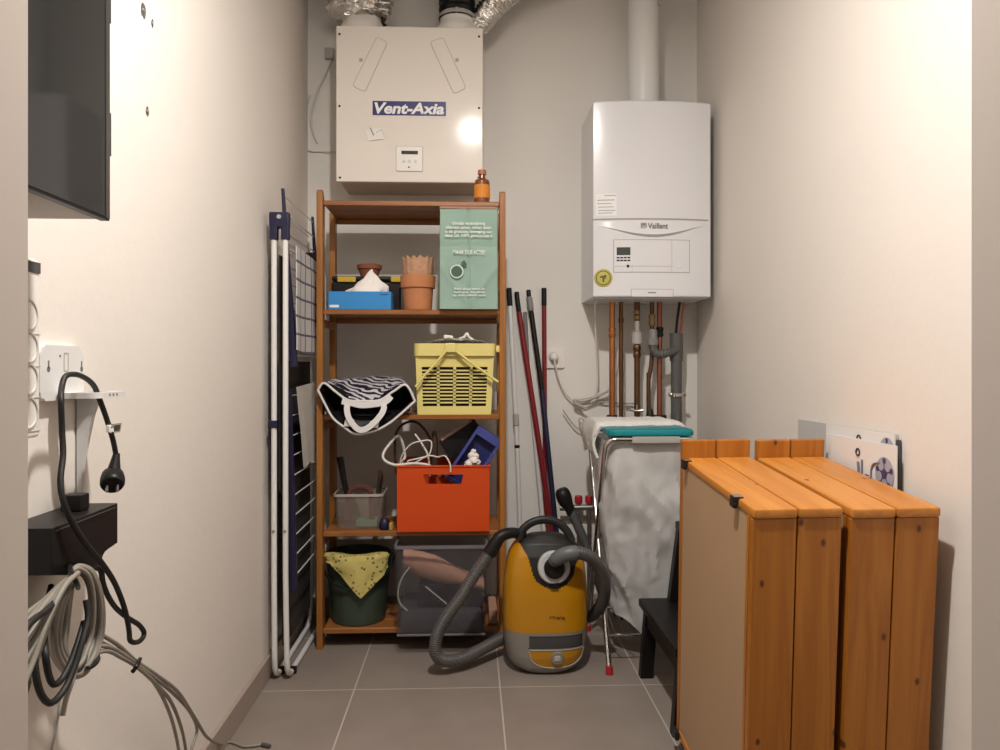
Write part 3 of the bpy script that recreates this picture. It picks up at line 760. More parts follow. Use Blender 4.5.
c = P(384.5, 528, 2.71); c.z = Z4
bm = BM(); add_lathe(bm, [(0, 0), (.015, .001), (.021, .014), (.019, .030), (.010, .040), (0, .042)], c, 20); single('black_ball', bm, M['navy'], 'small black round tin beside the left edge of the orange box', 'tin')
c = P(391, 528, 2.70); c.z = Z4
bm = BM(); add_box(bm, (c.x-.007, 2.695, Z4), (c.x+.007, 2.72, Z4+.026), .003); single('yellow_block', bm, mat('ochre_plastic', (.50, .32, .06), .5), 'tiny ochre block touching the left edge of the orange box', 'block')

# ------------------------------------------------------------------ bottom shelf
Z5 = RZ[4]
c = P(359, 622, 2.79); c.z = Z5
bk = thing('bucket', 'dark green bucket on the bottom shelf under a yellow cloth', 'bucket', c)
R0, R1, hb = .096, .122, .245
bm = BM(); add_lathe(bm, [(0, 0), (R0-.006, 0), (R0, .004), (R1-.002, hb-.012), (R1+.005, hb-.010), (R1+.005, hb), (R1-.004, hb), (R0-.006, .008), (0, .008)], c, 44); part('bucket_body', bm, M['green'], bk)
bm = BM(); pts = []
for k in range(17):
    a = PI*k/16; pts.append(c+Vector((-(R1+.007)*math.cos(a), -(R1+.010)*math.sin(a)*.95, hb-.018-.085*math.sin(a))))
add_tube(bm, pts, .004, 8); part('wire_handle', bm, M['black'], bk, 'black bail handle')
# cloth draped over the bucket front
rows = []; ztop = c.z+hb
for i in range(26):
    s = i/25; row = []
    for j in range(30):
        t = j/29*2-1; an = -PI/2+t*1.02+.02
        fall = (1-abs(t+.05-.25*t))*.95
        tip = max(0, 1-abs(t-.16)*1.25)+.22*max(0, t)
        dd = s*(.035+.125*tip)
        over = .06
        if s < .3:
            q = s/.3; r = R1-.06+(.072)*q; z = ztop+.006+.016*math.sin(PI*q*.5)*(.6+.4*nz((t*2, s, 0), 1.5))
        else:
            q = (s-.3)/.7; r = R1+.014+.006*nz((t*3, s*2, 1), 1.6)+.004*math.sin(t*9+1)*q; z = ztop+.016-(.010+(.020+.115*tip)*q)
        row.append(Vector((c.x+r*math.cos(an), c.y+r*math.sin(an), z)))
    rows.append(row)
bm = BM(); add_grid(bm, rows, .003); yc = single('yellow_cloth', bm, M['yellowcloth'], 'mustard yellow dotted cloth hanging over the green bucket', 'cloth', ang=60)
# clear bin
ybf = 2.592; x0, x1 = P(395, 600, ybf).x, P(487, 600, ybf).x; zt5 = .383
cbn = thing('clear_bin', 'large smoky clear plastic bin on the bottom shelf under the orange box', 'bin', ((x0+x1)/2, ybf+.15, Z5))
bm = BM()
add_grid(bm, [[Vector((p.x, p.z, z)) for p in rrect(x0+k, ybf+k, x1-k, ybf+.33-k, .015, 0)] for k, z in ((.003, Z5+.001), (0, zt5), (.004, zt5), (.007, Z5+.006))], 0, True)
bm.verts.ensure_lookup_table(); n = 28; bm.faces.new([bm.verts[k] for k in range(n)][::-1]); bm.faces.new([bm.verts[3*n+k] for k in range(n)])
part('bin_body', bm, M['clearbin'], cbn)
bm = BM()
for k0, z0_, z1_ in ((-.004, zt5-.010, zt5+.001),):
    add_grid(bm, [[Vector((p.x, p.z, z)) for p in rrect(x0+k, ybf+k, x1-k, ybf+.33-k, .015, 0)] for k, z in ((0, z0_), (-.004, z0_), (-.004, z1_), (.004, z1_))], 0, True)
rimm = mat('smoky_rim', (.16, .15, .17), .3)
part('rim', bm, rimm, cbn)
bm = BM(); add_box(bm, (x0+.006, ybf-.002, Z5+.001), (x1-.006, ybf+.0015, Z5+.008), .001, 1); part('base_edge', bm, rimm, cbn)
# contents of bin
bm = BM(); rows = []
pa, pb = P(404, 552, 2.66), P(484, 590, 2.66)
for i in range(14):
    t = i/13; row = []
    cc = P(404+80*t, 556+(26*t)+2, 2.66); hh = .034+.012*math.sin(t*5)
    for j in range(18):
        an = 2*PI*j/18
        row.append(cc+Vector((.004*nz((i, j, 0), .7), .035*math.cos(an), hh*math.sin(an)*(1+.25*nz((t*6, an, 3), 1)))))
    rows.append(row)
add_grid(bm, rows, 0, True); bm.verts.ensure_lookup_table(); bm.faces.new([bm.verts[k] for k in range(18)]); bm.faces.new([bm.verts[13*18+k] for k in range(18)])
single('brown_paper_bag', bm, M['brownbag'], 'crumpled brown paper bag inside the smoky clear bin', 'bag', ang=30)
bm = BM(); add_box(bm, (P(418, 600, 2.64).x, 2.635, P(418, 616, 2.64).z), (P(482, 600, 2.64).x, 2.80, P(418, 584, 2.64).z), .006)
for i in range(3):
    for j in range(2):
        cc = P(427+i*14, 590+j*13, 2.634); add_box(bm, cc-Vector((.012, .004, .010)), cc+Vector((.012, .004, .010)), .002)
single('black_adapter', bm, M['black'], 'black electrical block inside the smoky clear bin', 'adapter')
bm = BM(); add_box(bm, (x0+.012, ybf+.012, Z5+.007), (x1-.012, ybf+.25, Z5+.085), .02); single('grey_bundle', bm, mat('bundle_grey', (.05, .048, .052), .7), 'dark grey bundle filling the bottom of the clear bin', 'bundle')
cable('grey_wire', [P(u, v, Y) for u, v, Y in ((410, 567, 2.625), (402, 578, 2.62), (398, 592, 2.618), (400, 603, 2.618), (409, 612, 2.618), (416, 615, 2.62), (419, 627, 2.625))], .0035, M['lgrey'], 'curved grey wire against the front of the clear bin')
cable('white_stick', [P(425.5, 586.5, 2.612), P(447, 604, 2.612)], .0022, M['cable_w'], 'thin pale stick slanting inside the clear bin', 'stick')
cc = P(492.5, 618, 2.70); cc.z = Z5
bm = BM(); add_box(bm, (x1+.008, 2.70, Z5), (RXR-.028, 2.86, Z5+.055), .006); single('brown_packet', bm, M['brownbag'], 'small brown packet right of the clear bin on the bottom shelf', 'packet')

# ------------------------------------------------------------------ ventilation unit
yv = 2.82
va, vb = P(336, 181.5, yv), P(483, 28, yv)
vent = thing('ventilation_unit', 'square cream ventilation unit mounted high on the back wall above the rack', 'ventilation unit', ((va.x+vb.x)/2, (yv+YB)/2, va.z))
bm = BM(); add_box(bm, (va.x, yv, va.z), (vb.x, yv+.03, vb.z), .004); part('front_cover', bm, M['cream'], vent)
bm = BM(); add_box(bm, (va.x+.008, yv+.03, va.z+.006), (vb.x-.008, YB, vb.z-.004), .004); part('casing', bm, mat('casing_beige', (.52, .43, .34), .5), vent)
for u, v in ((339.5, 34), (479, 36.5), (339.5, 106), (479, 108), (340, 177.5), (478.5, 177.5)):
    bm = BM(); add_lathe(bm, [(0, .002), (.0035, .002), (.0045, 0)], P(u, v, yv), 12, (0, -1, 0)); part('screw', bm, M['dark'], vent)
lm = mat('seam_line', (.42, .37, .31), .6)  # darker beige for the cover grooves, latches and panel border
for pts, lat in (([(377, 37), (387.5, 42.5), (365, 92), (352.5, 86)], (361, 60)), ([(430, 42), (443, 37.5), (466, 88), (454, 94)], (457, 60))):
    q = [P(u, v, yv-.0002) for u, v in pts]
    # raised rounded plate with a groove line round it
    def rnd(q, r):
        out = []
        for i in range(4):
            p, a_, b_ = q[i], q[i-1], q[(i+1) % 4]
            e1 = (a_-p).normalized()*r; e2 = (b_-p).normalized()*r
            for k in range(5):
                t = k/4; out.append((p+e1)*(1-t)**2+p*2*t*(1-t)+(p+e2)*t*t)
        return out
    o_ = rnd(q, .012)
    bm = BM(); add_tube(bm, o_, .0016, 6, closed=True); g_ = part('filter_cover', bm, lm, vent)
    bm = BM(); add_prism(bm, [p+Vector((0, .0005, 0)) for p in o_], (0, -.0018, 0)); part('cover_plate', bm, M['cream'], g_)
    bm = BM(); cc = P(*lat, yv); add_box(bm, cc+Vector((-.006, -.006, -.006)), cc+Vector((.006, 0, .005)), .002); part('latch', bm, lm, vent)
a = P(371.5, 116.5, yv); b = P(447, 101, yv)
bm = BM(); add_box(bm, (a.x, yv-.0015, a.z), (b.x, yv, b.z)); bdg = part('badge', bm, M['paper'], vent, 'white edged badge')
a2 = P(372.6, 115.3, yv); b2 = P(446, 102, yv)
bm = BM(); add_box(bm, (a2.x, yv-.0022, a2.z), (b2.x, yv-.0012, b2.z)); part('badge_field', bm, M['logo_blue'], bdg, 'navy field')
text('badge_lettering', 'Vent-Axia', (b2.x-a2.x)*.95, (b2.z-a2.z)*.80, mat('white_ink', (.85, .85, .85), .5), bdg, ((a2.x+b2.x)/2, yv-.0024, (a2.z+b2.z)/2), bold=.034, shear=.20)
a = P(396.5, 171, yv); b = P(422.5, 147, yv)
bm = BM(); add_prism(bm, rrect(a.x-.002, a.z-.002, b.x+.002, b.z+.002, .004, yv), (0, -.002, 0)); pn = part('control_panel', bm, lm, vent, 'small control panel')
bm = BM(); add_prism(bm, rrect(a.x, a.z, b.x, b.z, .004, yv), (0, -.004, 0)); part('panel_face', bm, M['wplastic'], pn)
a3 = P(401.5, 154.5, yv); b3 = P(418, 151.2, yv)
bm = BM(); add_box(bm, (a3.x, yv-.0048, a3.z), (b3.x, yv-.003, b3.z)); part('display', bm, M['dark'], pn, 'dark display')
for u in (404, 409.5, 415.5):
    bm = BM(); add_lathe(bm, [(0, .0062), (.006, .0058), (.0065, .003)], P(u, 161.5, yv), 16, (0, -1, 0)); part('button', bm, M['lgrey'] if 0 else mat('button_grey', (.62, .60, .57), .4), pn)
bm = BM(); add_lathe(bm, [(0, .005), (.003, .0048), (.004, .003)], P(409, 167.5, yv), 10, (0, -1, 0)); part('indicator', bm, M['dark'], pn)
# folded sticker
bm = BM(); obox(bm, P(374.5, 134.5, yv-.004), (.028, 0, .004), (.001, .0006, 0), (-.006, 0, .020)); stk = part('paper_tag', bm, M['paper'], vent, 'folded white paper tag')
bm = BM(); obox(bm, P(372, 131.5, yv-.0052), (.007, 0, -.014), (0, .0003, 0), (.002, 0, .002)); obox(bm, P(379, 131, yv-.0052), (.011, 0, .006), (0, .0003, 0), (0, 0, .001)); part('pen_marks', bm, M['line'], stk)
bm = BM(); add_tube(bm, [P(386, 27.5, yv+.05), P(434, 29.5, yv+.05)], .006, 8); part('top_rail', bm, M['lgrey'], vent)
# collars and ducts
yd = 2.93
for name, u, wpx in (('duct_collar', 363, 22), ('duct_collar', 457, 21)):
    cc = Vector((P(u, 28, yd).x, yd, vb.z-.004)); r = wpx/750*yd
    bm = BM(); add_lathe(bm, [(r*1.05, 0), (r*1.05, .028), (r*1.0, .040), (r*.86, .058), (r*.80, .070), (r*.80, .10), (r*.76, .10), (r*.76, 0)], cc, 40); part(name, bm, M['wplastic'], vent)
def duct(pts, r, m, rib=.010, amp=.006, cr=.010, seed=1):
    pts = resample(smooth_path(pts, 10), .0035); bm = BM(); n = 44
    rings = add_tube(bm, pts, r, n, cap=False)
    for i, ring in enumerate(rings):
        for k, v in enumerate(ring):
            d = (v.co-pts[i]).normalized()
            v.co += d*(amp*math.sin(2*PI*i*.0035/rib+.8*nz(v.co, 20, seed))+cr*nz(v.co, 22, seed)+.75*cr*abs(nz(v.co, 48, seed+1)))
    return bm
q = Vector((P(363, 0, yd).x, yd, vb.z+.060)); q2 = P(357, -40, yd)
single('foil_duct', duct([q, q+Vector((-.006, 0, .04)), q+Vector((-.016, 0, .09)), P(358, -20, yd), Vector((q2.x, yd, ZC-.01))], lambda t: .074+.020*min(1, t*4), M['foil'], .034, .006, .042), M['foil'], 'crumpled silver foil duct rising from the left collar of the ventilation unit', 'duct', 'flexible ducts on the ventilation unit', ang=40)
q = Vector((P(457, 0, yd).x, yd, vb.z+.055))
blk = mat('black_duct', (.010, .010, .010), .45)
single('black_duct', duct([q+Vector((0, 0, .020)), q+Vector((0, 0, .06)), P(457, -20, yd), Vector((P(457, 0, yd).x, yd, ZC-.01))], .066, blk, .012, .004, .003, 4), blk, 'black corrugated duct rising from the right collar of the ventilation unit', 'duct', 'flexible ducts on the ventilation unit', ang=60)
bm = BM(); add_lathe(bm, [(.068, .0), (.073, .0), (.073, .010), (.068, .010)], q+Vector((0, 0, .024)), 40); obox(bm, q+Vector((.0, -.076, .029)), (.006, 0, 0), (0, .006, 0), (0, 0, .008), .002); single('duct_clamp', bm, M['lgrey'], 'pale hose clamp round the foot of the black duct', 'clamp')
single('branch_duct', duct([P(478, 29, yd+.02), P(484, 18, yd+.0), P(494, 6, yd-.01), P(510, -8, yd-.02), P(540, -22, yd-.02), P(575, -34, yd-.02)], .047, M['foil'], .012, .004, .008, 9), M['foil'], 'silver foil duct slanting away to the right behind the black duct', 'duct', 'flexible ducts on the ventilation unit', ang=40)
# cords by the unit
bm = BM(); cc = P(330, 55, YB); add_box(bm, cc+Vector((-.018, -.022, -.022)), cc+Vector((.018, 0, .022)), .003)
wb = single('cord_outlet', bm, M['lgrey'], 'small grey cord outlet on the back wall left of the ventilation unit', 'outlet')
cable('white_cable', [P(u, v, Y) for u, v, Y in ((331, 60, YB-.015), (325, 75, YB-.012), (316, 95, YB-.012), (311, 115, YB-.012), (312.5, 130, YB-.01), (317.5, 143, YB-.008))], .0045, M['cable_w'], 'short white cord hanging from the cord outlet left of the ventilation unit', 'cord')
cable('thin_wall_wire', [P(u, v, Y) for u, v, Y in ((310, 95, YB-.006), (305.5, 115, YB-.006), (305, 135, YB-.006), (308, 150, YB-.006), (322, 152, YB-.006), (337, 152, YB-.02))], .0018, M['lgrey'], 'very thin grey wire curving along the wall corner by the ventilation unit', 'wire')

# ------------------------------------------------------------------ boiler
by = 2.75
BX0, BX1 = P(593, 297, by+.02).x, P(711, 297, by+.02).x
BZ0, BZ1 = P(593, 297, by+.02).z, P(593, 101, by+.02).z
bc, bh = (BX0+BX1)/2, (BX1-BX0)/2
def byf(x): return by+.022*abs((x-bc)/bh)**2.2
boil = thing('gas_boiler', 'white wall-hung gas boiler on the right of the back wall', 'boiler', (bc, (by+YB)/2, BZ0))
plan = [(BX0+.002+(BX1-BX0-.004)*k/24, byf(BX0+.002+(BX1-BX0-.004)*k/24)) for k in range(25)]
plan = [(BX0, byf(BX0)+.006)]+plan+[(BX1, byf(BX1)+.006)]
bm = BM(); ps = [(BX0, YB)]+plan+[(BX1, YB)]
rows = []
for z, ins in ((BZ0, .004), (BZ0+.004, 0), (BZ1-.006, 0), (BZ1-.002, .003), (BZ1, .008)):
    rows.append([Vector((x+(ins if x < bc else -ins)*min(1, abs(x-bc)/bh*1.0)**8, min(YB, y+ins*(1 if y < YB-.01 else 0)), z)) for x, y in ps])
add_grid(bm, rows, 0, True); bm.verts.ensure_lookup_table(); n = len(ps)
bm.faces.new([bm.verts[k] for k in range(n)][::-1]); bm.faces.new([bm.verts[4*n+k] for k in range(n)])
part('casing', bm, M['boiler'], boil, ang=30)
def bpx(u, v): return P(u, v, by)
def patch(bm, u0, u1, v0, v1, off, th=.001, n=14):
    a, b = bpx(u0, v1), bpx(u1, v0); rows = []
    xs = [a.x+(b.x-a.x)*k/n for k in range(n+1)]
    lo = [[Vector((x, byf(x)-o, z)) for x in xs] for z, o in ((a.z, off-th), (a.z, off), (b.z, off), (b.z, off-th))]
    add_grid(bm, lo, 0)
    for j in (0, n): bm.faces.new([bm.verts.new(r[j]) for r in lo])
def bpart(name, rects, m, off, parent=boil, label=None, th=.001):
    bm = BM()
    for r in rects: patch(bm, *r, off, th)
    return part(name, bm, m, parent, label)
bpart('seam', [(593.5, 710, 218.6, 219.3)], M['line'], .0006)
# smile-shaped lip
bm = BM(); rows = [[], [], []]
for k in range(41):
    t = k/40; u = 598+(707-598)*t; sag = (1-abs(2*t-1)**2.0)
    s2 = max(0, sag)**1.5
    x = bpx(u, 0).x; zt_ = bpx(u, 221).z; zb_ = bpx(u, 225+10*s2).z
    rows[0].append(Vector((x, byf(x)-.0003, zt_))); rows[1].append(Vector((x, byf(x)-.0004-.0145*s2, zb_))); rows[2].append(Vector((x, byf(x)+.001, zb_-.002-.004*s2)))
add_grid(bm, rows); part('lip', bm, M['boiler'], boil, ang=25)
pf = bpart('panel_outline', [(613.7, 690.3, 239.7, 272.3)], M['line'], .0008)
bpart('control_panel', [(614.3, 689.7, 240.3, 271.7)], M['boiler'], .0015, pf)
bpart('panel_lines', [(671.6, 672.1, 240.6, 271.5), (632, 632.4, 264, 271.5), (615, 671.5, 266.0, 266.4)], mat('pale_seam', (.50, .49, .47), .5), .0019, pf)
bpart('display', [(617, 630.5, 247.2, 255)], M['lcd'], .0022, pf, 'dark display')
for r in range(2):
    for k in range(4):
        bpart('button', [(617+k*3.5, 619.8+k*3.5, 256.8+r*2.8, 258.2+r*2.8)], M['dark'], .0024, pf)
bm = BM(); cc = bpx(628, 266); cc.y = byf(cc.x)-.001; add_lathe(bm, [(0, .005), (.0045, .005), (.0052, 0)], cc, 16, (0, -1, 0)); part('knob', bm, M['black'], pf, 'small black knob')
bm = BM(); cc = bpx(679, 265); cc.y = byf(cc.x)-.001; add_lathe(bm, [(0, .002), (.012, .002), (.013, .0008), (.0095, .0012)], cc, 24, (0, -1, 0)); part('gauge_mark', bm, M['boiler'], pf)
cc = bpx(657.4, 226.3); cc.y = byf(cc.x)-.0085
text('logo_lettering', 'Vaillant', .075, .022, M['print'], boil, cc, bold=.016)
bm = BM(); cc = bpx(643.2, 226); cc.y = byf(cc.x)-.0075; q = .0095
add_tube(bm, [cc+Vector((q*sx, 0, q*sz)) for sx, sz in ((-1, -1), (1, -1), (1, 1), (-1, 1))], .0012, 6, closed=True)
add_tube(bm, [cc+Vector((.0065*math.cos(2*PI*k/16), -.0002, .0075*math.sin(2*PI*k/16))) for k in range(16)], .0010, 6, closed=True)
add_tube(bm, [cc+Vector((-.003, 0, -.003)), cc+Vector((0, 0, .001)), cc+Vector((.003, 0, .004))], .0014, 6)
part('logo_emblem', bm, M['print'], boil)
bpart('bottom_flap', [(631, 673.5, 289, 296.3)], M['line'], .0007); bpart('flap_face', [(631.5, 673, 289.5, 296.5)], M['boiler'], .0013); bpart('flap_mark', [(648, 656, 292.2, 293.2)], M['print'], .0016)
stk = bpart('sticker', [(596.5, 617, 193, 215)], mat('sticker_white', (.82, .82, .82), .6), .0008, label='white paper sticker')
bpart('printed_lines', [(605, 616.5, 194.5, 195.2), (598, 615, 199, 199.7), (598, 612, 202.5, 203.1), (599, 614, 206, 206.6), (599, 616, 209.5, 210.1), (599, 613, 212, 212.6)], M['line'], .0011, stk)
bm = BM(); cc = bpx(604, 277.5); cc.y = byf(cc.x); sl = (byf(cc.x+.02)-byf(cc.x-.02))/.04; gn = Vector((sl, -1, 0)).normalized()
add_lathe(bm, [(0, .003), (.030, .003), (.032, .002), (.034, .0)], cc, 36, gn); gs = part('round_sticker', bm, M['gold'], boil, 'gold round sticker')
bm = BM(); add_lathe(bm, [(.024, .0032), (.0245, .0038), (.027, .0038), (.0275, .0032)], cc, 36, gn)
for dx, dz, w, h in ((-.006, .004, .006, .003), (.006, .006, .005, .004), (0, -.006, .003, .010), (.004, -.002, .006, .002)):
    obox(bm, cc+gn*.0034+Vector((dx, sl*dx, dz)), (w, sl*w, .001), (0, .0004, 0), (-.001, 0, h))
part('sticker_print', bm, mat('olive_print', (.10, .10, .03), .5), gs)
# underside tray
bm = BM(); add_box(bm, (BX0+.01, by+.05, BZ0-.003), (BX1-.01, YB, BZ0), .001); part('underside', bm, M['boiler'], boil)
# flue
fl = P(643.5, 95, 2.90); r = 15.5/750*2.9
flue = thing('flue_pipe', 'white flue pipe rising from the top of the boiler to the ceiling', 'pipe', (fl.x, 2.90, BZ1))
bm = BM(); add_lathe(bm, [(r, .0), (r, ZC-BZ1)], Vector((fl.x, 2.90, BZ1)), 44); part('pipe', bm, M['white'], flue)
bm = BM(); add_lathe(bm, [(r, .0), (r+.008, .0), (r+.008, .020), (r+.004, .026), (r+.001, .034)], Vector((fl.x, 2.90, BZ1)), 44); part('collar', bm, M['white'], flue)
bm = BM()
cc = P(656.5, 4, 2.89); obox(bm, cc, (.010, 0, 0), (0, .03, 0), (0, 0, .014), .003); part('bracket', bm, M['lgrey'], flue)

# ------------------------------------------------------------------ pipes under the boiler
py = 2.95; ZU = BZ0-.003
G = 'pipes under the boiler'
def vpipe(name, pts, r, m, label):
    q = [P(u, v, Y) for u, v, Y in pts]; q[0].z = ZU
    t = thing(name, label, 'pipe', q[-1], group=G)
    bm = BM(); add_tube(bm, q, r, 16, 6 if len(q) > 2 else 0); part('pipe', bm, m, t, ang=60)
    return t
def ringp(t, name, u, v0, v1, r, m, Y=py, prof=None, label=None):
    a = P(u, v1, Y); b = P(u, v0, Y); h = b.z-a.z; bm = BM()
    add_lathe(bm, prof and [(r*k, h*s) for k, s in prof] or [(0, 0), (r*.9, 0), (r, h*.08), (r, h*.92), (r*.9, h), (0, h)], a, 24); return part(name, bm, m, t, label)
NUT = [(0, 0), (.8, 0), (1, .12), (1, .35), (.85, .42), (.85, .58), (1, .65), (1, .88), (.8, 1), (0, 1)]
t = vpipe('copper_pipe', [(612, 297, py), (612, 629, py)], .0115, M['copper'], 'leftmost and brightest copper pipe under the boiler')
ringp(t, 'fitting', 612, 327, 338, .0145, M['copper'], prof=NUT); ringp(t, 'valve', 612, 415, 424, .022, M['dark'], label='black valve body')
bm = BM(); add_box(bm, P(606, 421, py-.02), P(619, 417, py-.045), .002); part('valve_lever', bm, M['steel'], t)
t = vpipe('copper_pipe', [(621, 297, py), (621, 629, py)], .0085, M['copper_d'], 'thin brown pipe second from the left under the boiler')
ringp(t, 'fitting', 621, 318, 323, .0105, M['copper_d'])
t = vpipe('copper_pipe', [(637, 297, py), (637, 629, py)], .0115, M['copper_d'], 'brown pipe in the middle carrying a white and steel filter valve')
ringp(t, 'nut', 637, 310, 320, .013, M['brass'], prof=NUT); ringp(t, 'valve_top', 637, 321, 331, .010, M['white'], label='white valve spindle', Y=py-.012)
ringp(t, 'valve_body', 637, 330, 344, .021, M['lgrey'], label='pale grey valve body'); ringp(t, 'lower_nut', 637, 345, 358, .0155, M['copper_d'], prof=NUT)
bm = BM(); cc = P(637, 411, py-.02); add_tube(bm, [cc+Vector((-.028, 0, .004)), cc, cc+Vector((.024, -.006, .003))], .005, 8); add_tube(bm, [cc, cc+Vector((0, 0, .025))], .004, 8); add_lathe(bm, [(0, 0), (.008, 0), (.008, .012), (0, .012)], cc+Vector((-.034, 0, .0)), 12); part('drain_tap', bm, M['steel'], t)
t = vpipe('condensate_pipe', [(652, 297, py), (652, 340, py), (652, 352, py), (651, 366, py), (649, 378, py), (648.5, 395, py), (648.5, 629, py)], .0085, M['copper_d'], 'bent brown pipe running down behind the grey drain trap')
ringp(t, 'nut', 652, 314, 326, .0135, M['brass'], prof=NUT)
ringp(t, 'cone_fitting', 650, 408, 421, .020, M['dark'], prof=[(0, 0), (1, 0), (.9, .3), (.5, .9), (0, 1)])
t = vpipe('copper_pipe', [(659.5, 297, py), (659.5, 629, py)], .0105, M['copper_r'], 'reddish copper pipe directly left of the grey drain pipe')
ringp(t, 'fitting', 659.5, 327, 337, .0155, M['dark'], prof=NUT); ringp(t, 'valve', 660, 415, 424, .026, M['dark'], label='black valve body')
q = P(676.3, 470, py); rD = .0215
dr = thing('drain_pipe', 'thick grey drain pipe with side elbow under the right of the boiler', 'pipe', (q.x, py, .30))
zt_ = P(676, 336.5, py).z
bm = BM(); add_lathe(bm, [(0, 0), (rD, 0), (rD, zt_-.30), (rD-.003, zt_-.30), (rD-.003, zt_-.35), (0, zt_-.35)], (q.x, py, .30), 28); part('pipe', bm, M['drain'], dr)
bm = BM(); add_lathe(bm, [(rD, 0), (rD+.004, 0), (rD+.004, .11), (rD, .11)], Vector((q.x, py, P(676, 361, py).z)), 28); part('tee_socket', bm, M['drain'], dr)
pe = [P(653, 342, py-.034), P(653.5, 349, py-.034), P(657, 353.5, py-.034), P(663, 354, py-.034), P(670, 352, py-.028), P(677, 350, py-.01)]
bm = BM(); add_tube(bm, pe, lambda t: .0165+.0012*math.sin(t*60), 20, 8); part('elbow', bm, M['drain'], dr, ang=60)
bm = BM(); a = P(653, 345, py-.034); add_lathe(bm, [(0, 0), (.0205, 0), (.0205, .024), (.017, .026), (.017, .055), (.012, .062), (0, .062)], a, 28); part('trap_cap', bm, M['grey'], dr, 'lighter grey trap cup')
bm = BM(); zc_ = P(676, 395, py).z
add_lathe(bm, [(rD, -.006), (rD+.003, -.006), (rD+.003, .006), (rD, .006)], Vector((q.x, py, zc_)), 28)
add_box(bm, (q.x-.012, py-rD-.008, zc_-.007), (q.x+.010, py-rD-.0, zc_+.007), .002)
for s in (-1, 1):
    add_tube(bm, [Vector((q.x+s*rD, py, zc_)), Vector((q.x+s*.034, py-.004, zc_+.006)), Vector((q.x+s*.036, py-.002, zc_-.004))], .0055, 8)
add_tube(bm, [Vector((q.x, py+rD, zc_)), Vector((q.x, YB, zc_))], .004, 8)
part('pipe_clamp', bm, M['chrome'], dr, 'shiny metal clamp')
for name, m, pts, lab in (('red_cable', M['redcap'], ((684, 297), (682, 318), (680, 339)), 'red cable going from the boiler into the grey drain pipe'), ('black_cable', M['black_r'], ((680.5, 297), (677.5, 318), (675.5, 339)), 'black cable beside the red one above the grey drain pipe')):
    cable(name, [P(u, v, py-.004) for u, v in pts], .0055, m if name != 'red_cable' else mat('salmon_cable', (.52, .16, .12), .5), lab)
# white and grey cords to the socket
sk = thing('wall_socket', 'white wall socket on the back wall beside the boiler pipes', 'socket', P(554.5, 358, YB))
a, b = P(545, 368, YB), P(564, 348, YB)
bm = BM(); add_prism(bm, rrect(a.x, a.z, b.x, b.z, .006, YB), (0, -.011, 0), .003); part('plate', bm, M['wplastic'], sk)
cc = P(553.5, 357, YB-.011); bm = BM(); add_lathe(bm, [(0, .001), (.018, .001), (.019, .003), (.022, .003), (.023, 0)], cc, 28, (0, -1, 0)); part('socket_ring', bm, M['white'], sk)
pl = thing('white_plug', 'white plug with cord pushed into the wall socket', 'plug', P(553.5, 357, YB-.012))
bm = BM(); add_lathe(bm, [(0, .034), (.008, .034), (.016, .026), (.0175, .004), (.0175, .001)], cc, 24, (0, -1, 0)); part('plug_body', bm, M['wplastic'], pl)
bm = BM(); add_tube(bm, [P(u, v, Y) for u, v, Y in ((554, 358, YB-.043), (555.5, 366, YB-.04), (559, 380, YB-.03), (566, 394, YB-.025), (576, 403, YB-.025), (582, 408, YB-.025))], .0035, 8, 8); part('cord', bm, M['cable_w'], pl)
cable('boiler_cord', [P(u, v, Y) for u, v, Y in ((595, 299, 2.90), (595.5, 330, 2.95), (597, 360, 2.99), (597.5, 385, 3.01), (595, 395, 3.02), (588, 402, 3.03), (580, 404, 3.03), (574, 402, 3.03), (580, 399, 3.03), (590, 397, 3.025), (600, 393, 3.02), (609, 388, 3.02), (616, 372, 3.03), (618, 350, 3.04))], .004, M['cable_w'], 'white cord dropping from the boiler and looping along the wall')
cable('cord_bundle', [P(u, v, 3.015) for u, v in ((574, 403), (582, 407), (587, 410), (580, 405), (574, 400), (584, 401), (598, 396), (608, 391))], .005, M['lgrey'], 'bunched grey cord tied beside the copper pipes')
cable('hanging_loop', [P(u, v, 3.03) for u, v in ((563, 410), (573, 424), (580, 429), (584, 424), (583, 419), (579, 420), (583, 436), (584, 445))], .0028, M['lgrey'], 'small grey cord loop hanging above the white towel')
cable('grey_conduit', [P(u, v, 3.04) for u, v in ((600, 402), (618, 403), (634, 403.5))], .0035, M['lgrey'], 'thin grey conduit running level behind the copper pipes')

# ------------------------------------------------------------------ poles leaning on the back wall
G = 'poles leaning on the back wall'
def pole(name, label, secs, yt, ybt, r=.0105):
    """secs: (material, name, (u,v) from, (u,v) to, radius factor)"""
    top = secs[0][2]; bot = secs[-1][3]
    def w(p):
        t = (p[1]-top[1])/(bot[1]-top[1]); return P(p[0], p[1], yt+(ybt-yt)*t)
    t = thing(name, label, 'pole', w(bot), group=G)
    for m, nm, a, b, k in secs:
        A, B = w(a), w(b); bm = BM(); L = (B-A).length
        add_lathe(bm, [(0, 0), (r*k*.8, 0), (r*k, .003), (r*k, L-.003), (r*k*.8, L), (0, L)], A, 16, B-A); part(nm, bm, M[m], t, 'dark '+nm if nm in ('grip', 'cap') and m == 'black' else None)
    return t
zfl = lambda Y: V0+F/Y
pole('mop_pole', 'white pole with black end cap, leftmost against the back wall', [('black', 'cap', (509, 288), (510, 306), 1.05), ('white', 'shaft', (510, 306), (515.6, 414), .95), ('lgrey', 'sleeve', (515.6, 414), (516.2, 426), 1.2), ('white', 'lower_shaft', (516.2, 426), (517, 445), .95), ('black', 'collar_ring', (517, 445), (517.2, 448), 1.05), ('white', 'foot_shaft', (517.2, 448), (523, 616), .9)], 3.045, 2.99)
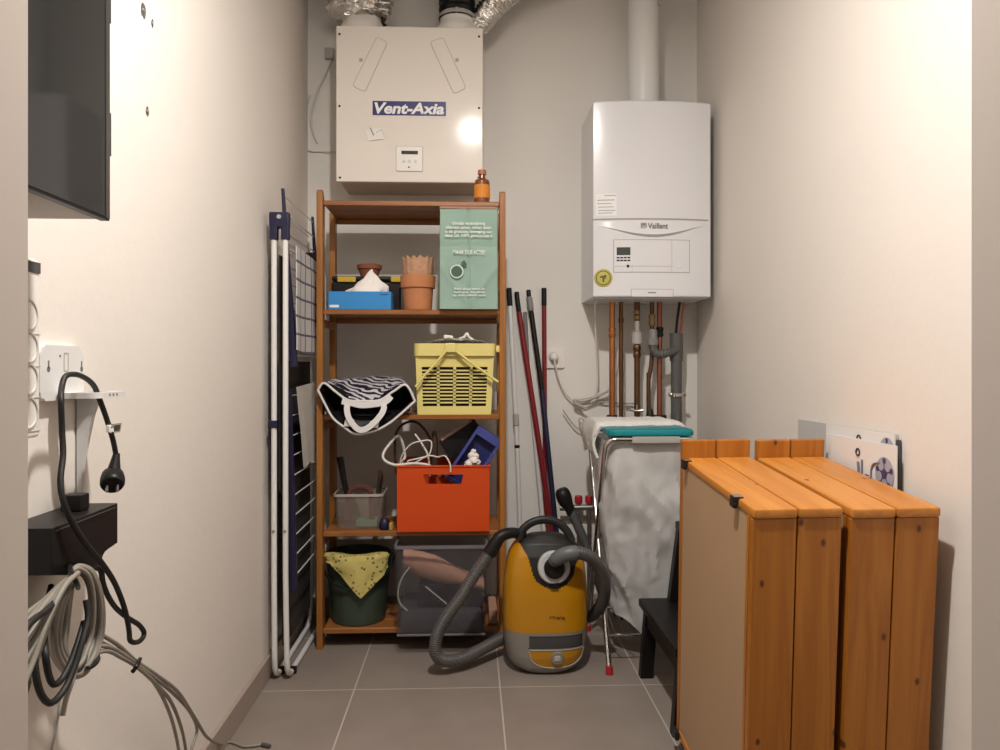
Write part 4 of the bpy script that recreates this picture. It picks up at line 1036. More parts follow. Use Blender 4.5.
pole('broom_pole', 'red pole with black tip leaning across to the right, second from the left', [('black', 'cap', (516.5, 292), (519, 312), .95), ('red', 'shaft', (519, 312), (566, 622), 1.05)], 3.035, 2.93)
pole('squeegee_pole', 'pole grey on top and white below, standing behind the slanted red pole', [('grey', 'grip', (525, 312), (527.6, 362), .8), ('white', 'shaft', (527.6, 362), (552, 616), .85)], 3.045, 2.99)
t = pole('mop_stick', 'navy and black pole with a looped black tip and grey grip', [('black', 'cap', (528.3, 290), (529, 297), .9), ('grey', 'grip', (529, 297), (531, 311), 1.2), ('black', 'shaft', (531, 311), (542, 390), 1.0), ('navy', 'lower_shaft', (542, 390), (566, 628), 1.0)], 3.02, 2.88)
pole('rake_pole', 'upright red pole with black end cap, rightmost against the back wall', [('black', 'cap', (544, 288), (544, 306), 1.0), ('red', 'shaft', (544, 306), (546, 616), .9)], 3.045, 3.0)
# heating manifold with red caps
mf = thing('heating_manifold', 'low steel pipe manifold with two red valve caps by the back wall', 'valves', P(584, 512, 3.0))
bm = BM(); add_tube(bm, [P(560, 508, 3.0), P(600, 507, 3.0)], .012, 14)
for u in (578.5, 589):
    a = P(u, 508, 3.0); add_tube(bm, [a, a+Vector((0, 0, .022))], .009, 12); add_tube(bm, [a, Vector((a.x, a.y, 0.002))], .008, 12)
part('pipework', bm, M['steel'], mf)
for u in (578.5, 589):
    a = P(u, 503.5, 3.0); bm = BM(); add_lathe(bm, [(0, 0), (.014, 0), (.016, .006), (.016, .026), (.013, .032), (0, .032)], a, 18); part('valve_cap', bm, M['redcap'], mf, 'red valve cap')
# vacuum wand
pw = [P(559.5, 489, 2.80), P(566, 497, 2.80), P(571, 510, 2.79), P(586, 545, 2.765), P(613, 627, 2.72)]
vw = thing('vacuum_wand', 'grey vacuum wand with black curved grip leaning behind the vacuum cleaner', 'wand', pw[-1])
bm = BM(); add_tube(bm, [P(561, 489, 2.80), P(562.5, 493, 2.80), P(565.5, 501, 2.795), P(569, 507, 2.79), P(572, 514, 2.79)], lambda t: .017+.010*math.sin(PI*min(1, t*1.35))*(t < .74)+.002, 16, 5); part('grip', bm, M['black'], vw, ang=60)
bm = BM(); add_tube(bm, [pw[2], pw[3]], .0175, 18); part('upper_tube', bm, M['dgrey'], vw)
bm = BM(); add_tube(bm, [pw[3], pw[4]], .0155, 18); part('lower_tube', bm, M['steel'], vw)

# ------------------------------------------------------------------ laundry stand
LX0, LX1 = .447, .752
ls = thing('laundry_stand', 'chrome folding laundry stand holding a white plastic sack under a teal lid', 'laundry stand', ((LX0+LX1)/2, 2.64, 0))
rt = .0095
ztf = .762
def ubend(x0, x1, ya_, za, yb2, zb2):
    """inverted U: legs from (ya,za) at the top to (yb,zb) at the floor"""
    top0, bot0 = Vector((x0, ya_, za)), Vector((x0, yb2, zb2)); d = (bot0-top0).normalized(); r = .035
    pts = [bot0, top0+d*r*2]
    for k in range(7):
        a = PI/2*k/6; pts.append(top0+d*r*(1-math.sin(a))+Vector((r*(1-math.cos(a)), 0, 0)))
    def mir(p): return Vector((x0+x1-p.x, p.y, p.z))
    return pts+[mir(p) for p in pts[::-1]]
bm = BM(); add_tube(bm, ubend(LX0, LX1, 2.445, ztf, 2.83, .018), rt, 14); part('front_frame', bm, M['chrome'], ls, ang=60)
bm = BM(); add_tube(bm, ubend(LX0+.006, LX1-.006, 2.84, ztf, 2.425, .018), rt*.9, 14); part('rear_frame', bm, M['chrome'], ls, ang=60)
for x, y in ((LX0, 2.83), (LX1, 2.83), (LX0+.006, 2.425), (LX1-.006, 2.425)):
    bm = BM(); add_lathe(bm, [(0, 0), (.0125, 0), (.013, .004), (.0118, .028), (0, .028)], (x, y, 0), 16); part('foot_cap', bm, M['redcap'], ls, 'dark red rubber foot')
bm = BM(); add_box(bm, (P(632, 438, 2.44).x, 2.432, ztf-.012), (P(680, 438, 2.44).x, 2.458, ztf+.010), .003); part('top_sleeve', bm, M['lgrey'], ls)
for y, z in ((2.50, .10), (2.56, .175), (2.66, .26), (2.72, .15)):
    bm = BM(); add_tube(bm, [(LX0+.004, y, z), (LX1-.004, y, z)], .0035, 8); part('cross_wire', bm, M['chrome'], ls)
for k in range(5):
    x = LX0+.05+k*.05; bm = BM(); add_tube(bm, [(x, 2.50, .104), (x, 2.61, .05), (x, 2.74, .085)], .0022, 6, 6); part('base_wire', bm, M['steel'], ls)
# teal lid
bm = BM(); zl0, zl1 = ztf+.0100, ztf+.034
out = []
for k, z in ((.006, zl0), (0, zl0+.004), (0, zl1-.008), (.004, zl1-.002), (.012, zl1)):
    out.append([Vector((p.x, p.z, z)) for p in rrect(.4525+k, 2.435+k, .739-k, 2.575-k, .022, 0, 8)])
add_grid(bm, out, 0, True); bm.verts.ensure_lookup_table(); n = len(out[0]); bm.faces.new([bm.verts[k] for k in range(n)][::-1]); bm.faces.new([bm.verts[4*n+k] for k in range(n)])
part('lid', bm, M['teal'], ls, 'teal plastic lid')
# white sack
sx = [.462, .742]; NU, NV = 96, 60; rows = []
for i in range(NV+1):
    t = i/NV; z = .752-(.752-.10)*t
    yf0 = 2.462+.10*max(0, t-.25)**1.3; yb0 = 2.815-.16*t
    x0, x1 = .458+.045*t**2.2, .742-.03*t
    ring = rrect(x0, yf0, x1, yb0, .045+.03*t, 0, 6)
    L_ = resample([Vector((p.x, p.z, 0)) for p in ring]+[Vector((ring[0].x, ring[0].z, 0))], .0001)
    row = []
    for k in range(NU):
        p = L_[int(len(L_)*k/NU) % len(L_)]
        ctr = Vector(((x0+x1)/2, (yf0+yb0)/2, 0)); d = (p-ctr).normalized()
        am = min(1, t*6)
        w = .022*(.5-abs(nz((p.x+z*.55, p.y, z*.35), 10, 11)))*1.2+.012*nz((p.x*1.6, p.y*1.6, z*.5), 9, 2)-.016*abs(nz((p.x*1.2+z*.25, p.y, z*.35), 18, 5))+.006*(1-abs(nz((p.x-z*.5, p.y, z*.7), 26, 8)))
        zz = z+(.07*(p.x-.46)/.28-.02 if False else 0)
        if t > .75: zz += (t-.75)/.25*(.10*(1-max(0, min(1, (p.x-.46)/.12)))*.9+.05*nz((p.x, p.y, 0), 9, 6))
        row.append(Vector((p.x, p.y, zz))+d*w*am)
    rows.append(row)
bm = BM(); add_grid(bm, rows, 0, True); bm.verts.ensure_lookup_table(); bm.faces.new([bm.verts[NV*NU+k] for k in range(NU)])
part('sack', bm, M['bag'], ls, 'white translucent plastic sack', ang=22)
# towel on lid
bm = BM(); rows = []
x0, x1 = P(590, 425, 2.80).x, P(668, 425, 2.80).x
for i in range(40):
    s = i/39; row = []
    for j in range(22):
        t = j/21; x = x0+(x1-x0)*s; y = 2.56+.28*t+.008*nz((s*4, t*3, 0), 1.2)
        e = min(1, 6*min(t+.0, 1-t), 8*(1-s)); e = max(0, e)**.5
        z = zl1+.003+.014*e+.005*nz((x, y, 0), 40, 1)
        if s < .16:
            q = (.16-s)/.16; z -= .115*q**1.2; x = LX0-.002-.02*math.sin(q*2.6)+.01*nz((t*4, s*9, 2), 1)
        row.append(Vector((x, y, z)))
    rows.append(row)
add_grid(bm, rows, .009); single('white_towel', bm, M['towel'], 'folded white terry towel lying on the teal lid and hanging over its left end', 'towel', ang=60)

# ------------------------------------------------------------------ black step stool
st = thing('step_stool', 'black wooden step stool behind the pine chests', 'step stool', (.66, 2.2, 0))
SY0, SY1 = 2.0, 2.42
def plank(name, a, b, bev=.004): bm = BM(); add_box(bm, a, b, bev); return part(name, bm, M['blackwood'], st)
plank('lower_step', (.550, SY0-.012, .220), (.715, SY1+.012, .245))
plank('upper_step', (.662, SY0+.02, .478), (.86, SY1-.02, .503))
for y in (SY0, SY1-.036):
    bm = BM(); add_prism(bm, [(.546, y, 0), (.588, y, 0), (.604, y, .2195), (.564, y, .2195)], (0, .036, 0), .003); part('leg', bm, M['blackwood'], st)
    bm = BM(); add_prism(bm, [(.845, y, 0), (.885, y, 0), (.85, y, .4775), (.81, y, .4775)], (0, .036, 0), .003); part('leg', bm, M['blackwood'], st)
    bm = BM(); add_prism(bm, [(.64, y, .2455), (.675, y, .2455), (.70, y, .4775), (.67, y, .4775)], (0, .036, 0), .003); part('upright', bm, M['blackwood'], st)
    bm = BM(); add_box(bm, (.602, y+.008, .165), (.845, y+.028, .2195), .003); part('side_rail', bm, M['blackwood'], st)
bm = BM(); add_box(bm, (.566, SY0+.037, .165), (.584, SY1-.037, .2195), .003); part('front_rail', bm, M['blackwood'], st)

# ------------------------------------------------------------------ pine chests
CW, CD, CH = .176, .462, .734
TX, TZ = .09, .008
def chest(label, front_left_top, panel_left):
    R = (Matrix.Rotation(TZ, 3, 'Z') @ Matrix.Rotation(-.012, 3, 'Y') @ Matrix.Rotation(TX, 3, 'X'))
    loc = Vector(front_left_top)-R @ Vector((0, 0, CH)); loc.z = max(loc.z, .0)
    t = thing('pine_chest', label, 'chest', loc, (TX, -.012, TZ), 'pine chests')
    hw = CW/2; g = .0012
    def pk(name, a, b, m, bev=.003, lab=None):
        bm = BM(); add_box(bm, a, b, bev); return part(name, bm, m, t, lab, local=True)
    for k in range(2):
        x0, x1 = k*hw+g, (k+1)*hw-g
        pk('top_plank', (x0, -.004, CH-.0195), (x1, CD, CH), M['pine_y'], .005)
        pk('front_plank', (x0, 0, 0), (x1, .018, CH-.0195), M['pine_z'])
        pk('back_plank', (x0, CD+.0005, 0), (x1, CD+.0185, CH+.043), M['pine_z'])
        pk('bottom_plank', (x0, .0185, .0), (x1, CD, .018), M['pine_y'])
    pk('side_panel', (.004, .0185, .0185), (.010, CD, CH-.0195), M['hardboard'], .001, 'beige hardboard side')
    pk('side_panel', (CW-.010, .0185, .0185), (CW-.004, CD, CH-.0195), M['hardboard'], .001, 'beige hardboard side')
    for a, b in (((.001, .0185, .0185), (.004, .030, CH-.02)),):
        pk('edge_strip', a, b, M['pine_z'], .0005)
    if panel_left:
        for y, z in ((.085, CH), (.425, CH)):
            bm = BM(); add_box(bm, (-.010, y-.012, z-.020), (-.0015, y+.012, z-.010), .002); add_box(bm, (-.010, y-.010, z-.012), (.012, y+.010, z+.003), .0015)
            part('metal_clip', bm, M['dark'], t, 'black metal clip', local=True)
            bm = BM(); add_box(bm, (-.008, y-.0105, z+.003), (.010, y+.0105, z+.0045), .0005); part('clip_plate', bm, M['chrome'], t, 'chrome plate', local=True)
        bm = BM(); add_box(bm, (-.012, CD-.02, -.0), (-.001, CD+.012, .022), .002); part('metal_clip', bm, M['dark'], t, 'black metal clip', local=True)
    return t
d0 = P(753.5, 512, 1.396)
chest('orange pine chest with beige hardboard side and metal clips, farther from the wall', (.5345, 1.400, .7265), True)
q = Vector((.5345, 1.400, .7265))+Matrix.Rotation(TZ, 3, 'Z') @ Vector((CW+.012, -.006, 0))
chest('orange pine chest nearest the right wall, with signs standing behind it', q, False)

# ------------------------------------------------------------------ signs by the right wall
def sign(name, label, X, Y0, Y1, z1, m, lean=.005, th=.0035, z0=.0):
    t = thing(name, label, 'sign', (X, (Y0+Y1)/2, z0), group='signs leaning by the right wall')
    bm = BM(); add_prism(bm, [(X-lean, Y0, z0), (X-lean, Y1, z0), (X, Y1, z1), (X, Y0, z1)], (th, 0, 0)); part('sheet', bm, m, t)
    return t
s3 = sign('grey_board', 'plain grey board, rearmost and longest of the signs by the right wall', .9295, 1.60, PX(798, 419, .9295).y, PX(798, 419, .9295).z, mat('grey_board', (.52, .51, .49), .4))
wsh = mat('white_sheet', (.76, .755, .745), .35)
n1 = PX(896, 452, .911); f1 = PX(826, 433, .911)
s1 = sign('football_sign', 'front white sign with a printed football, leaning behind the chest by the wall', .911, n1.y, f1.y, f1.z, wsh)
n2 = PX(897, 437, .92); f2 = PX(828, 424, .91)
s2 = sign('football_sign', 'second white sign with a football, peeping over the front one', .920, PX(894, 440, .920).y, PX(826, 424, .920).y, PX(826, 424, .920).z, wsh)
ink = mat('navy_ink', (.05, .05, .13), .5); inkg = mat('grey_ink', (.20, .20, .26), .5)
def onsign(s, X, u, v): return PX(u, v, X-.0006)
def football(s, X, u, v, r):
    c = onsign(s, X, u, v); bm = BM(); add_lathe(bm, [(0, .0), (r, .0), (r, .0006), (0, .0006)], c, 30, (-1, 0, 0)); b_ = part('printed_football', bm, mat('ball_grey', (.36, .36, .43), .6), s)
    bm = BM()
    def pent(cy, cz, q, a0):
        pts = [c+Vector((-.0007, cy+q*math.cos(a0+2*PI*k/5), cz+q*math.sin(a0+2*PI*k/5))) for k in range(5)]
        add_prism(bm, pts, (-.0004, 0, 0))
    pent(0, 0, r*.36, PI/2)
    for k in range(5):
        a = PI/2+2*PI*k/5; pent(r*.78*math.cos(a), r*.78*math.sin(a), r*.20, a)
        add_tube(bm, [c+Vector((-.0008, r*.3*math.cos(a), r*.3*math.sin(a))), c+Vector((-.0008, r*.7*math.cos(a), r*.7*math.sin(a)))], .0012, 5)
    part('football_patches', bm, ink, b_)
football(s1, .910, 884.5, 474, .037); football(s2, .920, 887, 451, .030)
for s, X, u, v in ((s1, .9105, 858, 452), (s2, .920, 859, 438.5)):
    c = onsign(s, X, u, v); bm = BM(); add_tube(bm, [c+Vector((-.001, .008*math.cos(2*PI*k/18), .008*math.sin(2*PI*k/18))) for k in range(18)], .0016, 6, closed=True); part('eyelet', bm, M['dark'], s, 'dark ring hole')
c = onsign(s1, .910, 862, 466); bm = BM(); obox(bm, c+Vector((-.0005, 0, -.02)), (.0004, 0, 0), (0, .0035, 0), (0, 0, .035)); 
c2 = onsign(s1, .910, 858.5, 465); obox(bm, c2+Vector((-.0005, 0, -.006)), (.0004, 0, 0), (0, .005, .0), (0, .002, .014))
c3 = [onsign(s1, .910, u, v)+Vector((-.0008, 0, 0)) for u, v in ((871, 484), (871.5, 470), (874, 464), (880, 463))]; add_tube(bm, c3, .0022, 6, 5)
part('printed_letters', bm, inkg, s1)
bm = BM(); c = onsign(s1, .910, 867, 478); obox(bm, c+Vector((-.0005, 0, 0)), (.0004, 0, 0), (0, .008, 0), (0, 0, .008)); part('printed_block', bm, mat('navy_block', (.04, .03, .22), .5), s1)
bm = BM(); q = PX(899, 440, .93); add_box(bm, (.9275, 1.588, .0), (.9335, 1.597, q.z), .001); single('dark_metal_strip', bm, M['dgrey'], 'dark thin upright strip at the near end of the signs by the right wall', 'strip')

# ------------------------------------------------------------------ drying rack (folded against the left wall)
dk = thing('drying_rack', 'folded white and navy drying rack standing between the left wall and the wooden rack', 'clothes airer', (-.60, 2.65, 0))
rt = .0088; YN, YFR = 2.41, 2.93
def airer_frame(x, dx, zt):
    r = .05
    pts = [Vector((x, YN, zt)), Vector((x, YN, .35)), Vector((x+dx*.4, YN, r+rt+.02))]
    for k in range(1, 7):
        a = PI/2*k/6; pts.append(Vector((x+dx*.5, YN+r*(1-math.cos(a)), rt+.001+r*(1-math.sin(a)))))
    pts.append(Vector((x+dx*.7, 2.66, rt+.001)))
    for k in range(0, 7):
        a = PI/2*k/6; pts.append(Vector((x+dx, YFR-r+r*math.sin(a), rt+.001+r*(1-math.cos(a)))))
    pts += [Vector((x+dx, YFR, .4)), Vector((x+dx, YFR, zt-.08))]
    return pts
for x, dx in ((-.622, .004), (-.586, .010)):
    bm = BM(); add_tube(bm, airer_frame(x, dx, 1.43), rt, 14); part('tube_frame', bm, M['white'], dk, ang=60)
def joint(y, z0, z1):
    bm = BM()
    for x in (-.622, -.586): add_box(bm, (x-.0125, y-.0125, z0), (x+.0125, y+.0125, z1), .004)
    add_box(bm, (-.6355, y-.0135, z1-.038), (-.5725, y+.0135, z1+.012), .005)
    return bm
zj = P(272, 240, YN).z; zjt = P(272, 213, YN).z
part('hinge_joint', joint(YN, zj, zjt-.010), M['navy'], dk, 'navy plastic hinge')
bm = BM(); add_lathe(bm, [(0, .002), (.006, .002), (.0075, 0)], Vector((-.604, YN-.0135, zjt-.014)), 12, (0, -1, 0)); part('hinge_pin', bm, M['lgrey'], dk)
part('hinge_joint', joint(YFR, 1.34, 1.43), M['navy'], dk, 'navy plastic hinge')
bm = BM(); z_ = P(272, 424, YN).z; add_box(bm, (-.6345, YN-.0125, z_-.012), (-.6095, YN+.014, z_+.012), .003); part('clip', bm, M['navy'], dk, 'navy clip')
for x in (-.622, -.586):
    z_ = P(272, 531, YN).z
    bm = BM(); add_lathe(bm, [(0, .0015), (.0045, .0012), (.005, 0)], Vector((x, YN-rt, z_)), 12, (0, -1, 0)); part('rivet', bm, M['steel'], dk)
for x in (-.622, -.586):
    bm = BM(); add_box(bm, (x-.011, 2.465, .0), (x+.020, 2.485, .022), .004); part('foot', bm, M['black'], dk)
def wing(x0, z0, x1, z1, n, ya_, yb2, near=True):
    w_ = .026; d = Vector((x1-x0, 0, z1-z0)).normalized()
    for y in (ya_, yb2):
        bm = BM(); a, b = Vector((x0, y, z0)), Vector((x1, y, z1)); L = (b-a).length
        ax = d*L/2; ay = Vector((d.z, 0, -d.x))*.010
        nx = Vector((d.z, 0, -d.x)); add_prism(bm, [a-Vector((0, .009, 0))-nx*.004, a-Vector((0, .009, 0))+nx*.004, b-Vector((0, .009, 0))+nx*.013, b-Vector((0, .009, 0))-nx*.010], (0, .018, 0), .002); part('wing_arm', bm, M['navy'], dk, 'navy wing arm')
    for k in range(n):
        t = (k+.35)/n; p = Vector((x0+(x1-x0)*t, 0, z0+(z1-z0)*t))
        bm = BM(); add_tube(bm, [p+Vector((0, ya_-.004, 0)), p+Vector((0, yb2+.004, 0))], .0022, 6); part('wire', bm, M['chrome'] if 0 else M['white'], dk)
wing(-.603, 1.575, -.566, 1.0, 10, 2.445, 2.90)
wing(-.580, .93, -.566, .28, 10, 2.445, 2.90)
bm = BM()
add_tube(bm, [(-.618, 2.445, 1.50), (-.618, 2.90, 1.50)], .002, 6); part('wire', bm, M['white'], dk)
# cloths on the rack
def hang(name, X, y0, y1, z0, z1, m, label, sl=0., seed=0, th=.003, dx=.010, xb=0, sk=0):
    rows = []
    for i in range(30):
        t = i/29; row = []
        for j in range(26):
            s = j/25; y = y0+sk*t*(1-s)+(y1-y0)*s; z = z0+(z1-z0)*t+sl*s*(1-t)
            row.append(Vector((X+xb*t+dx*.6*math.sin(s*11+seed)*(.3+.7*t)+dx*.5*nz((y, z, 0), 10, seed), y+.008*nz((z, y, 1), 8, seed), z+.006*math.sin(s*7+seed)*t)))
        rows.append(row)
    bm = BM(); add_grid(bm, rows, th); return single(name, bm, m, label, 'cloth', ang=60)
hang('tea_towel', -.560, 2.43, 2.86, 1.39, 1.05, M['check'], 'grey and white checked tea towel hanging on the upper part of the drying rack', sl=-.01, seed=2, dx=.006)
hang('white_cloth', -.559, 2.44, 2.72, .935, .665, M['clothw'], 'narrow off-white cloth hanging lower on the drying rack', sl=.01, seed=5, dx=.004, sk=.12)
hang('dark_cloth', -.612, 2.47, 2.88, 1.02, .09, M['clothd'], 'long dark cloth hanging inside the drying rack down to the floor', seed=3, dx=.003)
hang('folded_cloth', -.613, 2.43, 2.50, 1.36, .60, M['clothd'], 'dark cloth squeezed between the two tubes of the drying rack', seed=8, dx=.002, th=.002)

# ------------------------------------------------------------------ wall cabinet on the left
wc = thing('wall_cabinet', 'wall cabinet with a dark glass door at the top left', 'cabinet', (-.58, .88, 1.205))
CX, CY0, CY1, CZ0, CZ1 = -.500, .70, 1.062, 1.205, 2.10
bm = BM(); add_box(bm, (XL, CY0, CZ0), (CX-.018, CY1, CZ1), .001); part('carcass', bm, mat('carcass_grey', (.50, .45, .40), .5), wc)
bm = BM(); add_box(bm, (CX-.016, CY0, CZ0+.001), (CX, CY1-.012, CZ1), .001); dr_ = part('door', bm, M['glass'], wc, 'dark reflective glass door')
bm = BM(); add_box(bm, (CX-.016, CY1-.0115, CZ0), (CX+.001, CY1, CZ1), .001); part('door_edge', bm, mat('dark_metal_edge', (.10, .095, .09), .3, .6), wc)
bm = BM(); add_box(bm, (CX-.012, CY0, CZ0-.0025), (CX, CY1, CZ0+.0005), .0005); part('bottom_edge', bm, M['black'], wc)
for z in (P(109, 22, 1.06).z+.03, P(109, 112, 1.06).z-.03):
    bm = BM(); add_box(bm, (CX-.016, CY1, z-.03), (CX+.001, CY1+.004, z+.03), .001); part('hinge', bm, M['dgrey'], wc)

# ------------------------------------------------------------------ sockets, bracket, black box and cables on the left wall
q = PX(41, 350, XL+.04)
ps = thing('power_strip', 'white vertical power strip with round sockets on the left wall by the doorway', 'power strip', (XL+.02, q.y-.03, PX(41, 437, XL+.04).z))
zt_, zb_ = PX(41, 260, XL+.04).z, PX(41, 437, XL+.04).z
y0, y1 = q.y-.062, q.y
bm = BM(); add_box(bm, (XL, y0, zb_), (XL+.04, y1, zt_), .006); part('strip_body', bm, M['wplastic'], ps)
bm = BM(); z_ = PX(35, 262, XL+.04).z; z2 = PX(35, 273, XL+.04).z; add_box(bm, (XL+.0395, y0+.02, z2), (XL+.0415, y1-.003, z_), .0005); part('display', bm, M['dgrey'], ps, 'dark grey display')
for v in (316, 348, 379, 412):
    cc = Vector((XL+.040, y1-.031, PX(38, v, XL+.04).z)); bm = BM(); add_lathe(bm, [(0, -.004), (.0185, -.004), (.020, .0016), (.0225, .0016), (.0235, 0)], cc, 30, (1, 0, 0)); sk_ = part('socket', bm, mat('socket_beige', (.62, .58, .53), .5), ps)  # sockets slightly darker than the strip body
    bm = BM(); add_box(bm, (XL+.0395, y0+.002, cc.z-.0268), (XL+.0408, y1-.002, cc.z-.0258)); part('divider', bm, M['line'], ps)
# bracket
pa, pb = PX(40, 396, XL+.012), PX(84, 345, XL+.012)
wb = thing('wall_bracket', 'white wall bracket with a keyhole plate and open tray on the left wall', 'bracket', (XL+.01, (pa.y+pb.y)/2, pa.z))
def yzrect(y0, z0, y1, z1, r, x): return [Vector((x, p.x, p.z)) for p in rrect(y0, z0, y1, z1, r, 0)]
zc0, zc1 = .948, 1.034
bm = BM(); add_prism(bm, yzrect(pa.y, zc0, pb.y, zc1, .014, XL), (.012, 0, 0), .004); part('plate', bm, M['white'], wb)
for u in (48.5, 81.5):
    c = PX(u, 369, XL+.012); bm = BM(); add_lathe(bm, [(0, .0006), (.0042, .0006), (.0045, 0)], c, 12, (1, 0, 0)); obox(bm, c+Vector((.0003, 0, .007)), (.0003, 0, 0), (0, .0016, 0), (0, 0, .006)); part('keyhole', bm, M['print'], wb)
c = PX(66, 362, XL+.012); bm = BM()
for dy in (-.006, .006): obox(bm, c+Vector((.0003, dy, 0)), (.0003, 0, 0), (0, .0006, 0), (0, 0, .014))
for dz in (-.014, .014): obox(bm, c+Vector((.0003, 0, dz)), (.0003, 0, 0), (0, .006, 0), (0, 0, .0006))
part('slot_outline', bm, M['line'], wb)
c = PX(60, 356, XL+.012); bm = BM(); add_lathe(bm, [(0, .0008), (.002, .0008), (.0022, 0)], c, 10, (1, 0, 0)); part('screw_hole', bm, M['print'], wb)
# tray: a flat ring sticking out from the plate
zt_ = zc0+.012
bm = BM(); ty0, ty1 = pa.y+.035, pb.y+.012; tx0, tx1 = XL+.012, XL+.080
outer = rrect(tx0, ty0, tx1, ty1, .018, 0); inner = rrect(tx0+.012, ty0+.026, tx1-.014, ty1-.024, .012, 0); n = len(outer)
vo = [[bm.verts.new((p.x, p.z, z)) for p in L_] for L_, z in ((outer, zt_-.009), (outer, zt_), (inner, zt_), (inner, zt_-.009))]
for i in range(4):
    a_, b_ = vo[i], vo[(i+1) % 4]
    for k in range(n): bm.faces.new((a_[k], a_[(k+1) % n], b_[(k+1) % n], b_[k]))
part('tray', bm, M['white'], wb)
for dy in (.018, .030, .042):
    bm = BM(); c = Vector((tx1, ty0+.02+dy, zt_-.0045)); add_box(bm, c+Vector((-.0005, -.002, -.002)), c+Vector((.0005, .002, .002))); part('tray_slot', bm, M['print'], wb)
bm = BM(); ys = pb.y-.006
add_prism(bm, [(XL+.002, ys, zc0+.002), (XL+.040, ys, zt_-.009), (XL+.026, ys, zc0-.03), (XL+.014, ys, .85), (XL+.012, ys, .782), (XL+.002, ys, .782)], (0, .010, 0), .002); part('stem', bm, M['white'], wb)
# black box
q = PX(118, 503, -.578)
bx = thing('cable_box', 'black plastic cable box fixed on the left wall above the grey cable coil', 'box', (-.61, 1.15, .62))
ye = q.y; zt_ = q.z; zn = PX(118, 543, -.578).z; yi = PX(102, 556, -.578).y; zi = PX(102, 556, -.578).z; zbm = PX(60, 583, -.578).z
poly = [(XL+.002, 1.062, zt_), (XL+.002, ye, zt_), (XL+.002, ye, zn)]+[(XL+.002, ye+(yi-ye)*math.sin(k/5*PI/2), zn+(zi-zn)*(1-math.cos(k/5*PI/2))) for k in range(1, 6)]+[(XL+.002, yi-.004, zi-.018), (XL+.002, 1.16, zi-.018), (XL+.002, 1.062, zn+.001)]
bm = BM(); add_prism(bm, poly, (.075, 0, 0), .002); part('box_body', bm, M['black'], bx)
bm = BM(); add_box(bm, (-.5785, 1.07, zt_-.006), (-.577, ye-.01, zt_-.0045)); part('lid_seam', bm, M['dgrey'], bx)
c = PX(75, 513, -.615); bm = BM(); add_box(bm, (c.x-.016, c.y-.014, zt_), (c.x+.016, c.y+.014, zt_+.026), .003); single('charger_block', bm, M['black'], 'small black charger block standing on the black cable box', 'charger')
# hanging power cord with plug
cp = [(99.5, 398, -.590), (105, 415, -.588), (112, 438, -.586), (116, 455, -.585)]
pc = thing('extension_cable', 'black power cord looped over the white bracket with its plug hanging down', 'power cord', PX(113, 480, -.585))
path = [PX(u, v, X) for u, v, X in ((116.5, 458, -.585), (113, 440, -.586), (106, 417, -.588), (99, 398, -.590), (94, 386, -.594), (86, 378.5, -.598), (76, 374.5, -.600), (66, 376, -.600), (62, 386, -.598), (61, 400, -.586), (62, 430, -.585), (63, 455, -.580), (60.5, 480, -.574), (63, 500, -.568), (72, 522, -.564), (86, 544, -.562), (101, 562, -.560), (113, 580, -.560), (121, 598, -.560), (126, 614, -.560), (129, 630, -.560), (130, 640, -.560), (135, 642.5, -.560), (141, 640, -.560), (144, 633, -.560), (139, 625, -.560), (128, 618, -.563), (116, 608, -.566), (108, 596, -.568), (103, 583, -.570), (101, 571, -.572), (95, 567, -.573))]
bm = BM(); add_tube(bm, path, .0042, 10, 8); part('cable', bm, M['black_r'], pc, ang=80)
c = PX(113, 476, -.585); a = PX(116, 457, -.585)
ax = (c-a).normalized()
bm = BM(); add_tube(bm, [a-ax*.006, a+ax*.006, a+ax*.016, a+ax*.026], lambda t: .0052+.0058*t, 14)
pax = Vector((.35, -.80, -.48)).normalized(); pc_ = a+ax*.036
add_lathe(bm, [(0, -.020), (.010, -.019), (.0165, -.010), (.0185, .002), (.0185, .012), (.0170, .016), (.0155, .018), (0, .018)], pc_, 28, pax); plg = part('plug', bm, M['black'], pc)
bm = BM(); e1 = pax.cross(Vector((0, 0, 1))).normalized()
for sg in (-1, 1): add_tube(bm, [pc_+pax*.018+e1*.0075*sg, pc_+pax*.034+e1*.0075*sg], .0022, 8)
part('prong', bm, M['steel'], plg)
c = PX(116, 428, -.580); bm = BM(); obox(bm, c, (.002, .0125, .0), (.0005, 0, 0), (.003, -.004, .008)); obox(bm, c+Vector((-.004, -.012, .000)), (.001, .006, 0), (.003, 0, 0), (0, 0, .006), .001); tg = part('tag_label', bm, M['paper'], pc, 'white tag on the cord')
bm = BM(); obox(bm, c+Vector((.0012, .001, 0)), (.001, .007, 0), (.0005, 0, 0), (.002, -.003, .005)); part('tag_print', bm, M['print'], tg)
